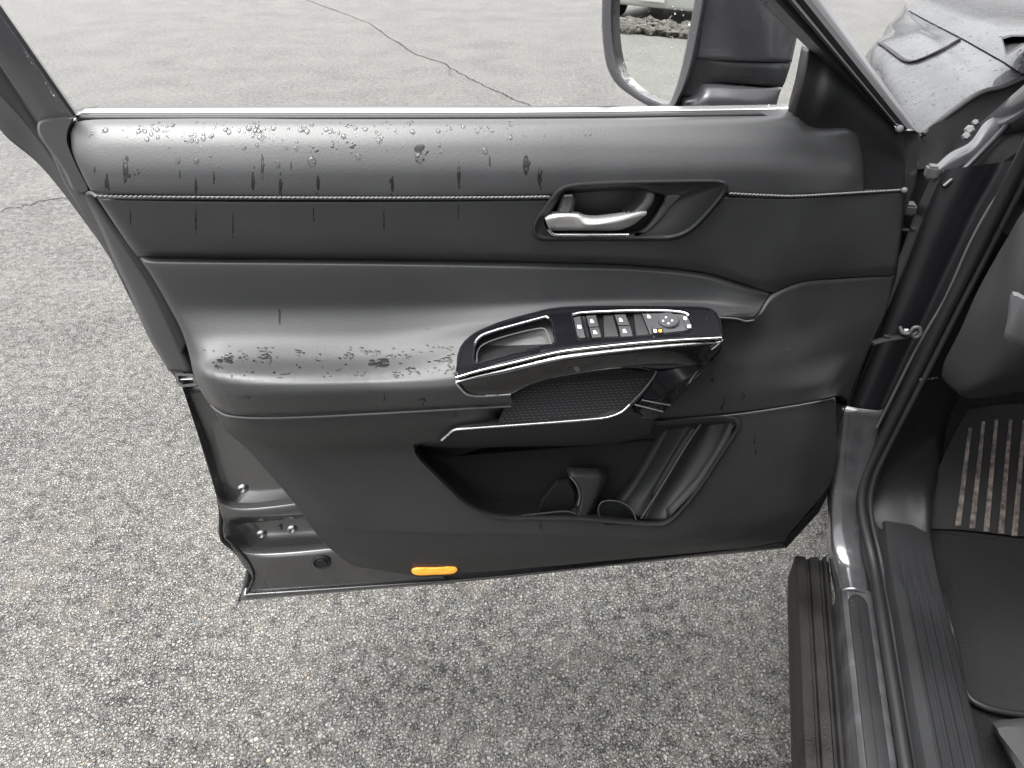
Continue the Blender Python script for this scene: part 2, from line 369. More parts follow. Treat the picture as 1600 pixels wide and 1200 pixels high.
def loft3(name, rows, m, parent, nc=24, nr=6, kind=None, autosm=None, soft=True, skirt=None):
    """rows of 3-D points -> smooth sheet; skirt = vector giving it thickness"""
    RW = np.array([cr3(r, nc, soft) for r in rows]); nrow = len(rows)
    if nrow > 2 and soft:
        x = np.arange(nrow, dtype=float); q = np.linspace(0, nrow-1, (nrow-1)*nr+1); G = pchip(x, RW.reshape(nrow, -1), q).reshape(len(q), nc, 3)
    else:
        q = np.linspace(0, nrow-1, (nrow-1)*nr+1); G = np.stack([np.interp(q, np.arange(nrow), RW.reshape(nrow, -1)[:, j]) for j in range(nc*3)], 1).reshape(len(q), nc, 3)
    nr_ = len(G); V = list(G.reshape(-1, 3)); faces = [(i*nc+j, i*nc+j+1, (i+1)*nc+j+1, (i+1)*nc+j) for i in range(nr_-1) for j in range(nc-1)]
    if skirt is not None:
        sk = np.array(skirt, float); N = len(V); V += [v+sk for v in V]
        faces += [tuple(N+a for a in reversed(f)) for f in faces]
        ring = list(range(nc))+[i*nc+nc-1 for i in range(1, nr_)]+[(nr_-1)*nc+j for j in range(nc-2, -1, -1)]+[i*nc for i in range(nr_-2, 0, -1)]
        for a in range(len(ring)):
            b_ = (a+1) % len(ring); faces.append((ring[a], ring[b_], N+ring[b_], N+ring[a]))
    return link(name, V, faces, m, parent, kind=kind, autosm=autosm)
def box(name, lo, hi, m, parent=None, bev=.01, seg=2):
    bm = bmesh.new(); bmesh.ops.create_cube(bm, size=1)
    lo = np.array(lo, float); hi = np.array(hi, float)
    for v in bm.verts: v.co = Vector((lo+hi)/2+(hi-lo)*np.array(v.co))
    if bev: bmesh.ops.bevel(bm, geom=bm.edges[:], offset=bev, segments=seg, affect='EDGES')
    me = bpy.data.meshes.new(name); bm.to_mesh(me); bm.free(); me.materials.append(m); me.shade_smooth(); me.set_sharp_from_angle(angle=R(40))
    o = bpy.data.objects.new(name, me); COL.objects.link(o)
    if parent: o.parent = parent
    return o
def disc(name, c, nrm, prof, m, parent, seg=28, xs=1.0):
    """lathe: prof = [(radius, height)] around axis nrm at c"""
    nrm = np.array(nrm, float); nrm /= np.linalg.norm(nrm)
    a = np.cross(nrm, (0, 0, 1.0)); 
    if np.linalg.norm(a) < .1: a = np.cross(nrm, (1.0, 0, 0))
    a /= np.linalg.norm(a); b_ = np.cross(nrm, a); V = []; F_ = []
    for r, h in prof:
        for k in range(seg):
            th = 2*math.pi*k/seg; V.append(np.array(c)+nrm*h+r*(math.cos(th)*a*xs+math.sin(th)*b_))
    for i in range(len(prof)-1):
        for k in range(seg): F_.append((i*seg+k, i*seg+(k+1) % seg, (i+1)*seg+(k+1) % seg, (i+1)*seg+k))
    F_.append(tuple(range((len(prof)-1)*seg, len(prof)*seg))); F_.append(tuple(range(seg)))
    return link(name, V, F_, m, parent, autosm=35)

# ------------------------------------------------------------------ ground
gv = []; gf = []
S = 1500
link('asphalt_ground', [(-S, -S, 0), (S, -S, 0), (S, S, 0), (-S, S, 0)], [(0, 1, 2, 3)], M['asphalt'], smooth=False, kind='structure')
def gpt(px, py, z=0.003):
    d = ray(px, py); t = (H-z)/(-d[2]); return np.array((0, 0, H))+d*t
def crack(pts, wd):
    P = cr3([gpt(*p) for p in pts], 160, False); V = []; F_ = []
    off = rng.normal(0, 1, 160); off = np.convolve(off, np.ones(9)/9, 'same')*.030
    for i, p in enumerate(P):
        t = P[min(i+1, 159)]-P[max(i-1, 0)]; t /= np.linalg.norm(t); s = np.array((-t[1], t[0], 0))
        ww = wd*(.45+rng.random()*1.1)*(1 if 0 < i < 159 else .1)
        V += [p+s*(off[i]-ww/2), p+s*(off[i]+ww/2)]
        if i: F_.append((2*i-2, 2*i-1, 2*i+1, 2*i))
    link('asphalt_crack', V, F_, M['crack'], smooth=False, kind='structure')
crack([(455, -30), (480, 0), (575, 35), (650, 85), (700, 100)], .013)
crack([(696, 100), (704, 107), (770, 140), (830, 165), (862, 182)], .012)
crack([(-60, 345), (0, 330), (60, 315), (112, 306)], .009)
crack([(700, 108), (705, 118)], .006)

# ================================================================== the car
car_loc = RR*CX+FF*CY
car = empty('car', (car_loc[0], car_loc[1], 0), -CA)
tag(car, 'dark grey suv standing on wet asphalt with its driver door wide open', 'car')

# ---- door: painted shell
hc = _car(HINGE)
outl = [(62, 200), (100, 285), (140, 352), (184, 424), (215, 480), (247, 548), (264, 578), (285, 604), (340, 769), (347, 800), (347, 843), (367, 861), (386, 885), (374, 938),
        (560, 921), (1000, 877), (1224, 855), (1285, 790), (1303, 700), (1334, 598), (1380, 490), (1408, 350), (1430, 290), (1440, 225), (1436, 205), (1242, 190), (600, 190), (118, 192)]
door = rings('door', [zw(outl, -.034), zw(outl, -.030), zw(inset(outl, 3), -.028)], M['paint_in'], None, n=0, autosm=30)
def door_fix():
    door.parent = car; door.location = tuple(hc); door.rotation_euler = (0, 0, R(180)+DA+CA)
door_fix(); DR = door
# outer skin of the door (seen from the far side)
skin_px = inset(outl, 4)
fr = []
for wv, ins in ((-.034, 4), (-.075, 2), (-.115, 0), (-.135, 8), (-.14, 30)):
    q = inset(outl, 0); base = np.array([D(x, y, -.034) for x, y in q[:, :2]])
    c = base.mean(0); b2 = c+(base-c)*(1-ins*.0016); b2[:, 1] = wv; fr.append(b2)
V = [v for r in fr for v in r]; k = len(outl); Fc = [(i*k+j, i*k+(j+1) % k, (i+1)*k+(j+1) % k, (i+1)*k+j) for i in range(len(fr)-1) for j in range(k)]
Fc.append(tuple(range((len(fr)-1)*k, len(fr)*k)))
link('outer_skin', V, Fc, M['paint'], DR, autosm=30)
# pressed metal of the inner face below the latch
px_rows = [
 [(284, 604, -.012), (300, 603, -.020), (338, 600, -.026)],
 [(304, 664, -.012), (322, 668, -.026), (400, 655, -.026)],
 [(326, 735, -.012), (352, 738, -.030), (470, 720, -.030)],
 [(336, 768, -.012), (362, 780, -.034), (500, 768, -.034)],
 [(341, 787, -.012), (369, 795, -.009), (515, 781, -.009)],
 [(344, 798, -.012), (373, 803, -.007), (520, 789, -.007)],
 [(347, 808, -.010), (376, 812, -.013), (526, 800, -.013)],
 [(350, 818, -.008), (382, 820, -.031), (535, 808, -.031)],
 [(352, 836, -.008), (392, 840, -.034), (560, 828, -.034)],
 [(358, 848, -.006), (400, 850, -.035), (580, 836, -.035)],
 [(368, 864, -.004), (405, 866, -.005), (600, 850, -.005)],
 [(380, 884, -.003), (420, 876, -.001), (640, 862, -.001)],
 [(394, 905, -.004), (440, 900, -.003), (680, 890, -.003)],
 [(386, 926, -.006), (440, 920, -.005), (700, 906, -.005)],
 [(378, 935, -.010), (440, 930, -.010), (710, 912, -.010)]]
def lin(i, t): return [tuple(a+(b_-a)*t for a, b_ in zip(p, q)) for p, q in zip(px_rows[i], px_rows[i+1])]
px_rows = px_rows[:4]+[lin(3, .12), lin(3, .88)]+px_rows[4:9]+[lin(8, .12), lin(8, .88)]+px_rows[9:]
relief('inner_panel', px_rows, M['paint_in'], DR, nc=60, nr=5, skirt=.02)
# hem along the foot of the door
relief('bottom_hem', [[(386, 926, -.006), (560, 914, -.008), (760, 900, -.008), (1000, 874, -.008), (1224, 847, -.01)],
                      [(380, 931, .000), (560, 918, .000), (760, 903, .000), (1000, 877, .000), (1224, 850, -.004)],
                      [(375, 939, -.004), (560, 923, -.004), (760, 906, -.004), (1000, 880, -.004), (1226, 857, -.008)]], M['paint_in'], DR, nc=90, nr=4)
tube('rubber_seal', [(340, 768, -.02), (345, 800, -.02), (347, 842, -.02), (367, 860, -.02), (386, 884, -.02), (388, 905, -.02), (374, 938, -.02)], .0035, M['rubber'], DR, unproj=D, sub=50)
tube('rubber_seal', [(352, 838, -.004), (372, 858, -.002), (392, 884, -.002), (396, 905, -.002), (384, 930, -.003)], .0022, M['rubber'], DR, unproj=D, sub=40)
for bx, by in ((380, 761), (409, 832), (457, 824)):
    disc('bolt', D(bx, by, -.032), (0, 1, .15), [(.0095, 0), (.0095, .003), (.0080, .0065), (.0045, .0085), (.0036, .0080), (.0032, .005)], M['steel'], DR)
disc('drain_plug', D(503, 877, -.001), (0, 1, 0), [(.0155, 0), (.0155, .0035), (.0135, .005), (.0115, .0035), (.0095, .0035), (.0090, .0065), (.001, .006)], M['rubber'], DR)
tube('clip', [(434, 825, -.03), (437, 824, -.024), (440, 828, -.03)], .0016, M['steel'], DR, unproj=D, sub=8)

# ---- upper left: skin edge, seals and plates
def ext(a, b, k):      # point beyond a on the line b->a
    return (a[0]+(a[0]-b[0])*k, a[1]+(a[1]-b[1])*k)
# column of lines running down the latch edge: (left line, right line)
relief('outer_edge', [[(-60, 95, -.05), (0, 203, -.06), (62, 258, -.06), (125, 337, -.06), (187, 428, -.06), (233, 525, -.05), (266, 578, -.045)],
                      [(-60, 60, -.045), (0, 175, -.052), (50, 222, -.055), (119, 318, -.055), (170, 400, -.055), (215, 490, -.045), (264, 577, -.04)],
                      [(-60, 40, -.045), (0, 145, -.050), (37, 187, -.05), (119, 303, -.05), (162, 381, -.05), (205, 468, -.04), (264, 576, -.04)]], M['plate'], DR, nc=90, nr=4, skirt=.03)
relief('rubber_seal', [[(-60, 42, -.040), (0, 146, -.045), (37, 189, -.045), (119, 305, -.045), (162, 383, -.045), (205, 470, -.035), (266, 577, -.035)],
                       [(-55, 30, -.026), (10, 125, -.03), (55, 196, -.03), (122, 296, -.03), (163, 370, -.03), (210, 465, -.025), (268, 576, -.025)],
                       [(-50, 20, -.032), (14, 118, -.04), (62, 190, -.04), (128, 290, -.04), (172, 370, -.035), (218, 462, -.03), (272, 575, -.03)]], M['rubber'], DR, nc=90, nr=4)
relief('edge_plate', [[(130, 304, -.018), (150, 344, -.018), (175, 400, -.018), (200, 453, -.018), (231, 525, -.018), (263, 579, -.018)],
                      [(134, 303, -.006), (156, 344, -.006), (181, 398, -.006), (208, 453, -.006), (240, 525, -.006), (268, 580, -.006)],
                      [(140, 303, -.004), (164, 344, -.004), (190, 378, -.004), (216, 415, -.004), (250, 470, -.004), (300, 581, -.004)]], M['plate'], DR, nc=60, nr=4)
relief('trim_strip', [[(137, 302, .000), (162, 342, .000), (187, 376, .000), (212, 413, .000), (240, 455, .000), (262, 505, .000), (284, 555, .000)],
                      [(141, 301, .006), (167, 340, .006), (193, 374, .006), (216, 404, .006), (245, 448, .006), (270, 495, .006), (290, 540, .006)],
                      [(146, 303, .004), (176, 345, .004), (202, 378, .004), (221, 402, .004), (252, 445, .004), (280, 492, .004), (297, 535, .004)]], M['vinyl_dark'], DR, nc=50, nr=4)
slab('corner_cap', [(61, 190), (115, 184), (109, 205), (108, 220), (125, 262), (141, 297), (135, 303), (116, 300), (100, 270), (80, 240), (61, 212), (58, 200)], -.03, .012, M['plate'], DR, bev=4, n=60, soft=True, bd=.008)
# latch
rings('latch', [zw([(274, 583), (301, 584), (308, 603), (282, 605), (275, 598)], -.02), zw([(274, 583), (301, 584), (308, 603), (282, 605), (275, 598)], .001), zw([(278, 587), (299, 588), (304, 599), (285, 601), (279, 596)], .001), zw([(279, 588), (299, 589), (303, 598), (285, 600), (280, 596)], -.012)], M['steel'], DR, n=0)
tube('latch_bar', [(281, 593, -.004), (303, 592, -.004)], .0014, M['chrome'], DR, unproj=D)

# ---- window frame: rises from the belt, leaning inwards, and closes over the top
zb = D(118, 186, 0)[2]
def up(px0, py0, px1, py1, ztop, w1=.05, w0=0.0):
    a = D(px0, py0, w0); b_ = D(px1, py1, w1); t = (ztop-a[2])/(b_[2]-a[2]); return a, a+(b_-a)*t
Ztop = zb+.46
def bar(name, lines, m):          # lines: list of ((px,py,w),(px,py,w)) across the bar; swept to the header height
    rows = []
    for (a, b_) in lines:
        p, q = D(*a), D(*b_); t = (Ztop-p[2])/(q[2]-p[2]); rows.append([p+(q-p)*s*t for s in (0, .33, .66, 1)])
    return loft3(name, rows, m, DR, nc=10, nr=3, skirt=(0, -.012, 0), soft=False, autosm=30)
bar('window_frame', [((60, 190, -.02), (0, 102, .01)), ((62, 189, -.002), (-1, 98, .032)), ((82, 188, .004), (0, 74, .038)), ((114, 185, .004), (-3, 18, .038)), ((118, 184, -.015), (0, 19, .02))], M['paint_up'])
# header above the opening and the raked front sash
A0, A1 = up(114, 185, -3, 18, Ztop, .038, .004)
slp = [((1436, 208), (1290, 0)), ((1424, 200), (1267, 0)), ((1412, 205), (1245, 0)), ((1398, 196), (1232, 0)), ((1392, 197), (1214, 0)), ((1385, 190), (1188, 0))]
ws0 = [-.03, -.012, .004, .010, .004, -.01]
L_ = [((a[0], a[1], ws0[i]), (b_[0], b_[1], ws0[i]+.036)) for i, (a, b_) in enumerate(slp)]
bar('window_frame', [L_[0], ((1431, 205, -.016), (1278, 0, .02)), L_[1]], M['paint_up'])
bar('window_seal', [L_[1], ((1418, 202, .004), (1256, 0, .040)), L_[2]], M['rubber'])
bar('window_frame', [((1411, 204, .002), (1244, 0, .038)), ((1405, 200, .009), (1237, 0, .045)), ((1400, 197, .004), (1231, 0, .04))], M['paint_up'])  # seal highlight put in as a paler strip, not a separate frame bar
bar('window_seal', [((1400, 197, .000), (1231, 0, .036)), ((1394, 196, .006), (1210, 0, .042)), ((1385, 190, -.01), (1188, 0, .026))], M['rubber'])
def topof(a, b_):
    p, q = D(*a), D(*b_); return p+(q-p)*((Ztop-p[2])/(q[2]-p[2]))
T0 = topof((82, 188, .004), (0, 74, .038)); T1 = topof((1405, 200, .009), (1237, 0, .045))
tube('window_header', [T0+(.03, -.01, 0), T0*.75+T1*.25+(0, -.01, .03), T0*.5+T1*.5+(0, -.01, .04), T0*.25+T1*.75+(0, -.01, .03), T1+(-.03, -.01, -.01)], .024, M['paint_up'], DR, seg=12, sub=24)
disc('seal_end', D(1404, 201, .010), (0, 1, .3), [(.0045, 0), (.0045, .004), (.003, .005)], M['grey'], DR, seg=14)
# belt mouldings
relief('belt_moulding', [[(119, 184, -.020), (600, 183, -.020), (900, 181.5, -.020), (1244, 176, -.020)],
                         [(119, 182.3, -.028), (600, 181.3, -.028), (900, 179.6, -.028), (1244, 174.2, -.028)],
                         [(119, 180, -.050), (600, 179, -.050), (900, 177.4, -.050), (1244, 172, -.050)]], M['white_trim'], DR, nc=60, nr=2, skirt=.03)
relief('belt_seal', [[(119, 183, -.018), (600, 182.5, -.018), (900, 181.2, -.018), (1244, 176.5, -.018)],
                     [(119, 186.5, .000), (600, 186, .000), (900, 184.6, .000), (1244, 180.0, .000)]], M['rubber'], DR, nc=60, nr=2)

# ---- upper pad, lower pad
BEZ = [(861, 305), (872, 294), (887, 287), (950, 282), (1040, 280), (1125, 280), (1135, 283), (1139, 291), (1136, 303), (1118, 327), (1100, 347), (1086, 360), (1072, 369), (1050, 376), (1000, 377), (900, 377), (848, 377), (837, 373), (831, 363), (832, 348), (848, 322)]
REC = [(882, 300), (900, 296), (1003, 293), (1020, 300), (1040, 307), (1032, 325), (1015, 350), (1000, 362), (985, 366), (870, 365), (856, 362), (849, 350), (855, 338), (868, 318)]
bez_in = inset(BEZ, 8)
relief('upper_pad', [[(119, 185.5, -.004), (300, 185, -.004), (600, 185, -.004), (900, 183.8, -.004), (1180, 180, -.004), (1244, 179.5, -.004), (1262, 196, -.004), (1285, 201, -.004), (1325, 201, -.004), (1340, 207, -.006)],
 [(115, 190, .010), (300, 190, .010), (600, 190, .010), (900, 189, .010), (1180, 186, .010), (1242, 188, .008), (1264, 202, .004), (1300, 206, .002), (1328, 207, .002), (1342, 214, -.004)],
 [(110, 205, .026), (300, 206, .026), (600, 206, .026), (900, 206, .026), (1180, 206, .024), (1245, 211, .018), (1280, 219, .010), (1310, 222, .006), (1330, 224, .004), (1345, 228, -.003)],
 [(112, 230, .041), (300, 232, .041), (600, 232, .041), (900, 233, .041), (1180, 234, .038), (1250, 240, .026), (1290, 246, .016), (1320, 248, .010), (1338, 249, .006), (1349, 251, -.002)],
 [(128, 272, .054), (300, 273, .054), (600, 273, .054), (900, 273, .054), (1180, 273, .050), (1255, 275, .036), (1300, 277, .024), (1330, 278, .016), (1343, 279, .008), (1350, 280, .000)],
 [(144, 301, .057), (300, 304, .057), (600, 306, .057), (870, 303, .057), (1140, 299, .054), (1190, 302, .050), (1240, 303, .042), (1300, 300, .028), (1335, 298, .014), (1350, 298, .004)],
 [(148, 306, .052), (300, 308, .052), (600, 309, .052), (870, 306, .052), (1140, 302, .049), (1190, 304, .045), (1240, 305, .037), (1300, 302, .023), (1335, 300, .010), (1350, 300, .002)]],
 M['vinyl'], DR, nc=330, nr=8, roll=(12, 0), rolldepth=.020, dent=(bez_in, .045))
relief('front_trim', [[(1264, 76, .000), (1285, 92, .000), (1305, 96, .000), (1330, 119, .000), (1395, 194, .000), (1412, 216, -.004)],
 [(1254, 128, .010), (1275, 140, .010), (1291, 148, .017), (1320, 155, .010), (1392, 215, .004), (1414, 240, -.004)],
 [(1242, 180, .000), (1262, 199, -.006), (1282, 206, -.006), (1318, 210, -.006), (1358, 240, -.004), (1414, 262, -.004)],
 [(1262, 240, -.012), (1290, 270, -.010), (1325, 295, -.008), (1352, 301, -.006), (1385, 301, -.004), (1413, 300, -.004)]], M['vinyl_dark'], DR, nc=60, nr=8)
relief('lower_pad', [[(150, 307, .048), (300, 310, .048), (600, 311, .048), (870, 308, .048), (1140, 304, .046), (1240, 307, .036), (1300, 303, .022), (1350, 300, .006), (1413, 297, .000)],
 [(154, 313, .054), (300, 316, .054), (600, 317, .054), (870, 315, .054), (1140, 311, .052), (1240, 313, .042), (1300, 309, .026), (1350, 306, .010), (1412, 304, .004)],
 [(180, 352, .050), (300, 355, .051), (600, 357, .051), (870, 356, .051), (1140, 360, .050), (1230, 365, .044), (1290, 365, .028), (1350, 362, .012), (1407, 362, .002)],
 [(205, 388, .040), (300, 391, .042), (600, 394, .042), (870, 396, .043), (1110, 410, .045), (1190, 435, .045), (1250, 425, .034), (1310, 420, .016), (1400, 412, .002)],
 [(215, 401, .028), (300, 403, .028), (600, 406, .028), (900, 411, .030), (1000, 415, .032), (1100, 426, .034), (1160, 443, .035), (1206, 457, .034), (1222, 451, .032), (1252, 440, .026), (1312, 434, .010), (1396, 430, -.002)]],
 M['vinyl'], DR, nc=330, nr=8, roll=(6, 0), rolldepth=.015, dent=(bez_in, .045))
tube('piping', [(137, 303, .030), (141, 301, .040), (146, 303, .050), (154, 307.5, .056), (300, 309, .057), (600, 310, .057), (800, 309, .057), (859, 308, .057)], .0022, M['vinyl'], DR, unproj=D, sub=120)
tube('piping', [(1140, 303, .053), (1190, 306, .048), (1240, 307, .040), (1300, 304, .026), (1350, 301, .010), (1413, 297, .003)], .0022, M['vinyl'], DR, unproj=D, sub=60)
disc('piping_end', D(1412, 297, .006), (0, 1, .2), [(.004, 0), (.004, .003), (.002, .005)], M['grey'], DR, seg=12)
# stitches: short slanted beads of thread on the piping
def stitches(lines, rad=.0016, step=.0052):
    V = []; F_ = []
    ico = bmesh.new(); bmesh.ops.create_icosphere(ico, subdivisions=1, radius=1); iv = [np.array(v.co) for v in ico.verts]; fi = [tuple(v.index for v in f.verts) for f in ico.faces]; ico.free()
    for ln in lines:
        P = np.array([D(*p) for p in ln]); L0 = np.sum(np.linalg.norm(np.diff(P, axis=0), axis=1)); P = cr3(P, int(L0/step))
        for i in range(len(P)-1):
            t = P[i+1]-P[i]; t /= np.linalg.norm(t); b_ = len(V); up_ = np.array((0, .45, .9)); q = .8*t+.35*up_; q /= np.linalg.norm(q); s = np.cross(q, (0, 1, 0)); s /= np.linalg.norm(s); u2 = np.cross(s, q)
            for v in iv: V.append(P[i]+q*v[0]*.0031+s*v[1]*rad*.8+u2*v[2]*rad*.8)
            F_ += [tuple(b_+a for a in f) for f in fi]
    return link('stitching', V, F_, M['stitch'], DR, kind='stuff')
stitches([[(150, 306.2, .0575), (300, 308, .0595), (600, 309, .0595), (800, 308, .0595), (857, 307, .0595)],
          [(1142, 302, .0555), (1190, 304.5, .051), (1240, 306, .043), (1300, 303, .029), (1350, 300, .013), (1408, 296.5, .005)]])

# ---- door handle bezel, lever
bz = lambda x, y: .0565-(.004 if x > 1100 else 0)
rings('handle_bezel', [[(x, y, .046) for x, y in BEZ], [(p[0], p[1], .0575) for p in inset(BEZ, 1.2)], [(p[0], p[1], .0625) for p in inset(BEZ, 3)], [(p[0], p[1], .0630) for p in inset(BEZ, 5)],
      [(p[0], p[1], .0585) for p in inset(BEZ, 9)], [(x, y, .058) for x, y in inset(REC, -3)], [(x, y, .0555) for x, y in REC], [(p[0], p[1], .040) for p in inset(REC, 3)], [(p[0], p[1], .024) for p in inset(REC, 6)]],
      M['vinyl_dark'], DR, n=120, soft=True, autosm=60)
slab('finger_scoop', [(1000, 362), (988, 366), (1008, 367), (1030, 350), (1050, 325), (1066, 306), (1042, 304), (1036, 322), (1020, 345)], .050, lambda x, y: .0605, M['vinyl_low'], DR, bev=4, n=50, soft=True, bd=.006)
relief('door_handle', [
 [(853, 338, .048), (862, 333, .048), (903, 333, .048), (914, 337, .048), (930, 338.5, .048), (970, 334, .048), (1000, 329.5, .050), (1009, 329, .054)],
 [(852, 341, .066), (861, 337, .072), (903, 336, .073), (913, 342, .072), (930, 344, .071), (970, 339, .068), (1000, 332.5, .062), (1011, 332, .058)],
 [(853, 345, .068), (861, 341, .075), (902, 340, .076), (913, 350, .076), (930, 351, .075), (970, 345, .070), (998, 337, .063), (1010, 335, .058)],
 [(856, 354, .060), (864, 351, .066), (900, 350, .067), (915, 354, .067), (932, 354, .066), (970, 350, .062), (992, 344, .058), (1004, 340, .055)],
 [(860, 361, .048), (868, 361, .050), (900, 361, .050), (920, 361, .050), (940, 361, .050), (966, 360, .050), (980, 356, .050), (992, 350, .050)]], M['silver'], DR, nc=70, nr=7, skirt=.004)
tube('chrome_trim', [(857, 358, .0600), (864, 366, .0605), (884, 367, .0605), (940, 367, .0605), (982, 367, .0605)], .0022, M['chrome'], DR, unproj=D, sub=30)
rings('lock_lever', [zw([(880, 304), (896, 303), (900, 310), (893, 335), (869, 335), (872, 322)], .030), zw([(881, 305), (895, 304), (898, 310), (891, 334), (871, 334), (874, 322)], .056), zw([(884, 308), (893, 307), (894, 312), (888, 330), (876, 330), (878, 322)], .061)], M['vinyl_low'], DR, n=40, soft=True)
slab('lock_mark', [(881, 305), (894, 304), (895, 307), (882, 308)], .058, .0625, M['grey'], DR, bev=.6)
relief('recess_wall', [[(1004, 300, .040), (1000, 315, .044), (985, 330, .046), (975, 336, .046)], [(1012, 300, .050), (1008, 312, .052), (994, 328, .053), (980, 334, .052)], [(1024, 304, .054), (1020, 318, .056), (1006, 334, .056), (990, 340, .054)]], M['vinyl_low'], DR, nc=16, nr=4)

# ---- door insert and armrest
relief('armrest', [
 [(218, 403, .030), (300, 405, .030), (600, 408, .030), (900, 413, .030), (1000, 417, .031), (1100, 428, .032), (1160, 445, .033), (1203, 459, .034)],
 [(223, 411, .040), (300, 412, .040), (600, 415, .040), (900, 421, .040), (1000, 424, .040), (1100, 435, .040), (1160, 451, .039), (1202, 462, .036)],
 [(236, 430, .041), (300, 430, .041), (600, 433, .041), (900, 438, .041), (1000, 440, .041), (1100, 448, .041), (1160, 460, .042), (1200, 467, .036)],
 [(262, 475, .040), (320, 476, .040), (600, 474, .040), (900, 466, .042), (1000, 466, .043), (1100, 470, .046), (1150, 478, .052), (1192, 478, .044)],
 [(285, 520, .050), (330, 520, .055), (600, 514, .055), (800, 495, .055), (1000, 484, .058), (1100, 483, .062), (1150, 488, .068), (1185, 490, .056)],
 [(296, 556, .060), (325, 558, .080), (600, 552, .082), (760, 530, .082), (900, 520, .085), (1000, 520, .090), (1120, 492, .078), (1178, 496, .062)],
 [(302, 583, .070), (325, 590, .110), (600, 588, .119), (760, 575, .119), (900, 560, .119), (1000, 550, .119), (1120, 495, .082), (1174, 499, .062)],
 [(306, 596, .070), (333, 601, .114), (600, 599, .128), (760, 590, .128), (900, 570, .126), (1000, 560, .122), (1120, 498, .080), (1172, 501, .058)],
 [(312, 608, .066), (340, 614, .114), (600, 612, .1315), (760, 603, .131), (900, 580, .124), (1000, 570, .118), (1120, 501, .076), (1170, 502, .052)],
 [(322, 624, .060), (350, 634, .104), (600, 632, .127), (760, 622, .126), (900, 600, .118), (1000, 585, .110), (1120, 504, .070), (1168, 503, .048)],
 [(330, 634, .052), (356, 646, .096), (417, 651, .112), (550, 646, .119), (713, 637, .119), (799, 633, .118), (900, 620, .110), (1000, 595, .10), (1120, 508, .064), (1166, 504, .044)]],
 M['vinyl'], DR, nc=260, nr=7, roll=(5, 0), rolldepth=.012, hole=[(740, 560), (1110, 505), (1110, 640), (801, 640), (799, 618), (740, 618)])
tube('piping', [(330, 633, .055), (340, 642, .080), (357, 650, .098), (417, 653.5, .116), (550, 648.5, .122), (713, 639.5, .122), (798, 635, .121)], .0017, M['plate'], DR, unproj=D, sub=90)
tube('piping', [(1122, 496, .085), (1150, 498, .074), (1166, 502, .066), (1178, 500, .060)], .0015, M['grey'], DR, unproj=D, sub=20)
# trim ahead of the armrest
relief('front_trim', [
 [(1105, 482, .050), (1125, 496, .062), (1168, 503, .058), (1190, 488, .050), (1206, 465, .038), (1252, 443, .026), (1312, 437, .010), (1396, 431, -.004)],
 [(1100, 520, .070), (1130, 530, .066), (1165, 530, .055), (1200, 520, .046), (1235, 508, .034), (1280, 500, .020), (1330, 490, .008), (1386, 482, -.004)],
 [(1080, 570, .076), (1120, 575, .070), (1165, 575, .062), (1210, 570, .056), (1250, 562, .044), (1290, 555, .024), (1325, 548, .008), (1361, 540, -.004)],
 [(1050, 620, .074), (1100, 620, .070), (1160, 616, .066), (1220, 612, .062), (1265, 606, .056), (1300, 597, .040), (1318, 592, .014), (1338, 596, -.004)],
 [(1020, 655, .066), (1055, 654, .064), (1150, 645, .062), (1220, 635, .060), (1265, 628, .056), (1305, 620, .046), (1314, 619, .020), (1326, 628, -.006)]],
 M['vinyl_low'], DR, nc=90, nr=10)
tube('seam_line', [(1022, 658, .066), (1055, 656, .066), (1150, 647.5, .064), (1220, 637.5, .062), (1265, 630, .058), (1304, 622, .048)], .0010, M['grey'], DR, unproj=D, sub=40)
slab('edge_seal', [(1396, 430), (1412, 298), (1417, 300), (1401, 432), (1367, 545), (1342, 602), (1318, 665), (1306, 705), (1300, 760), (1280, 800), (1228, 857), (1222, 850), (1275, 790), (1295, 745), (1301, 690), (1312, 655), (1336, 596), (1361, 539), (1382, 490)], -.034, -.012, M['rubber'], DR, bev=1)

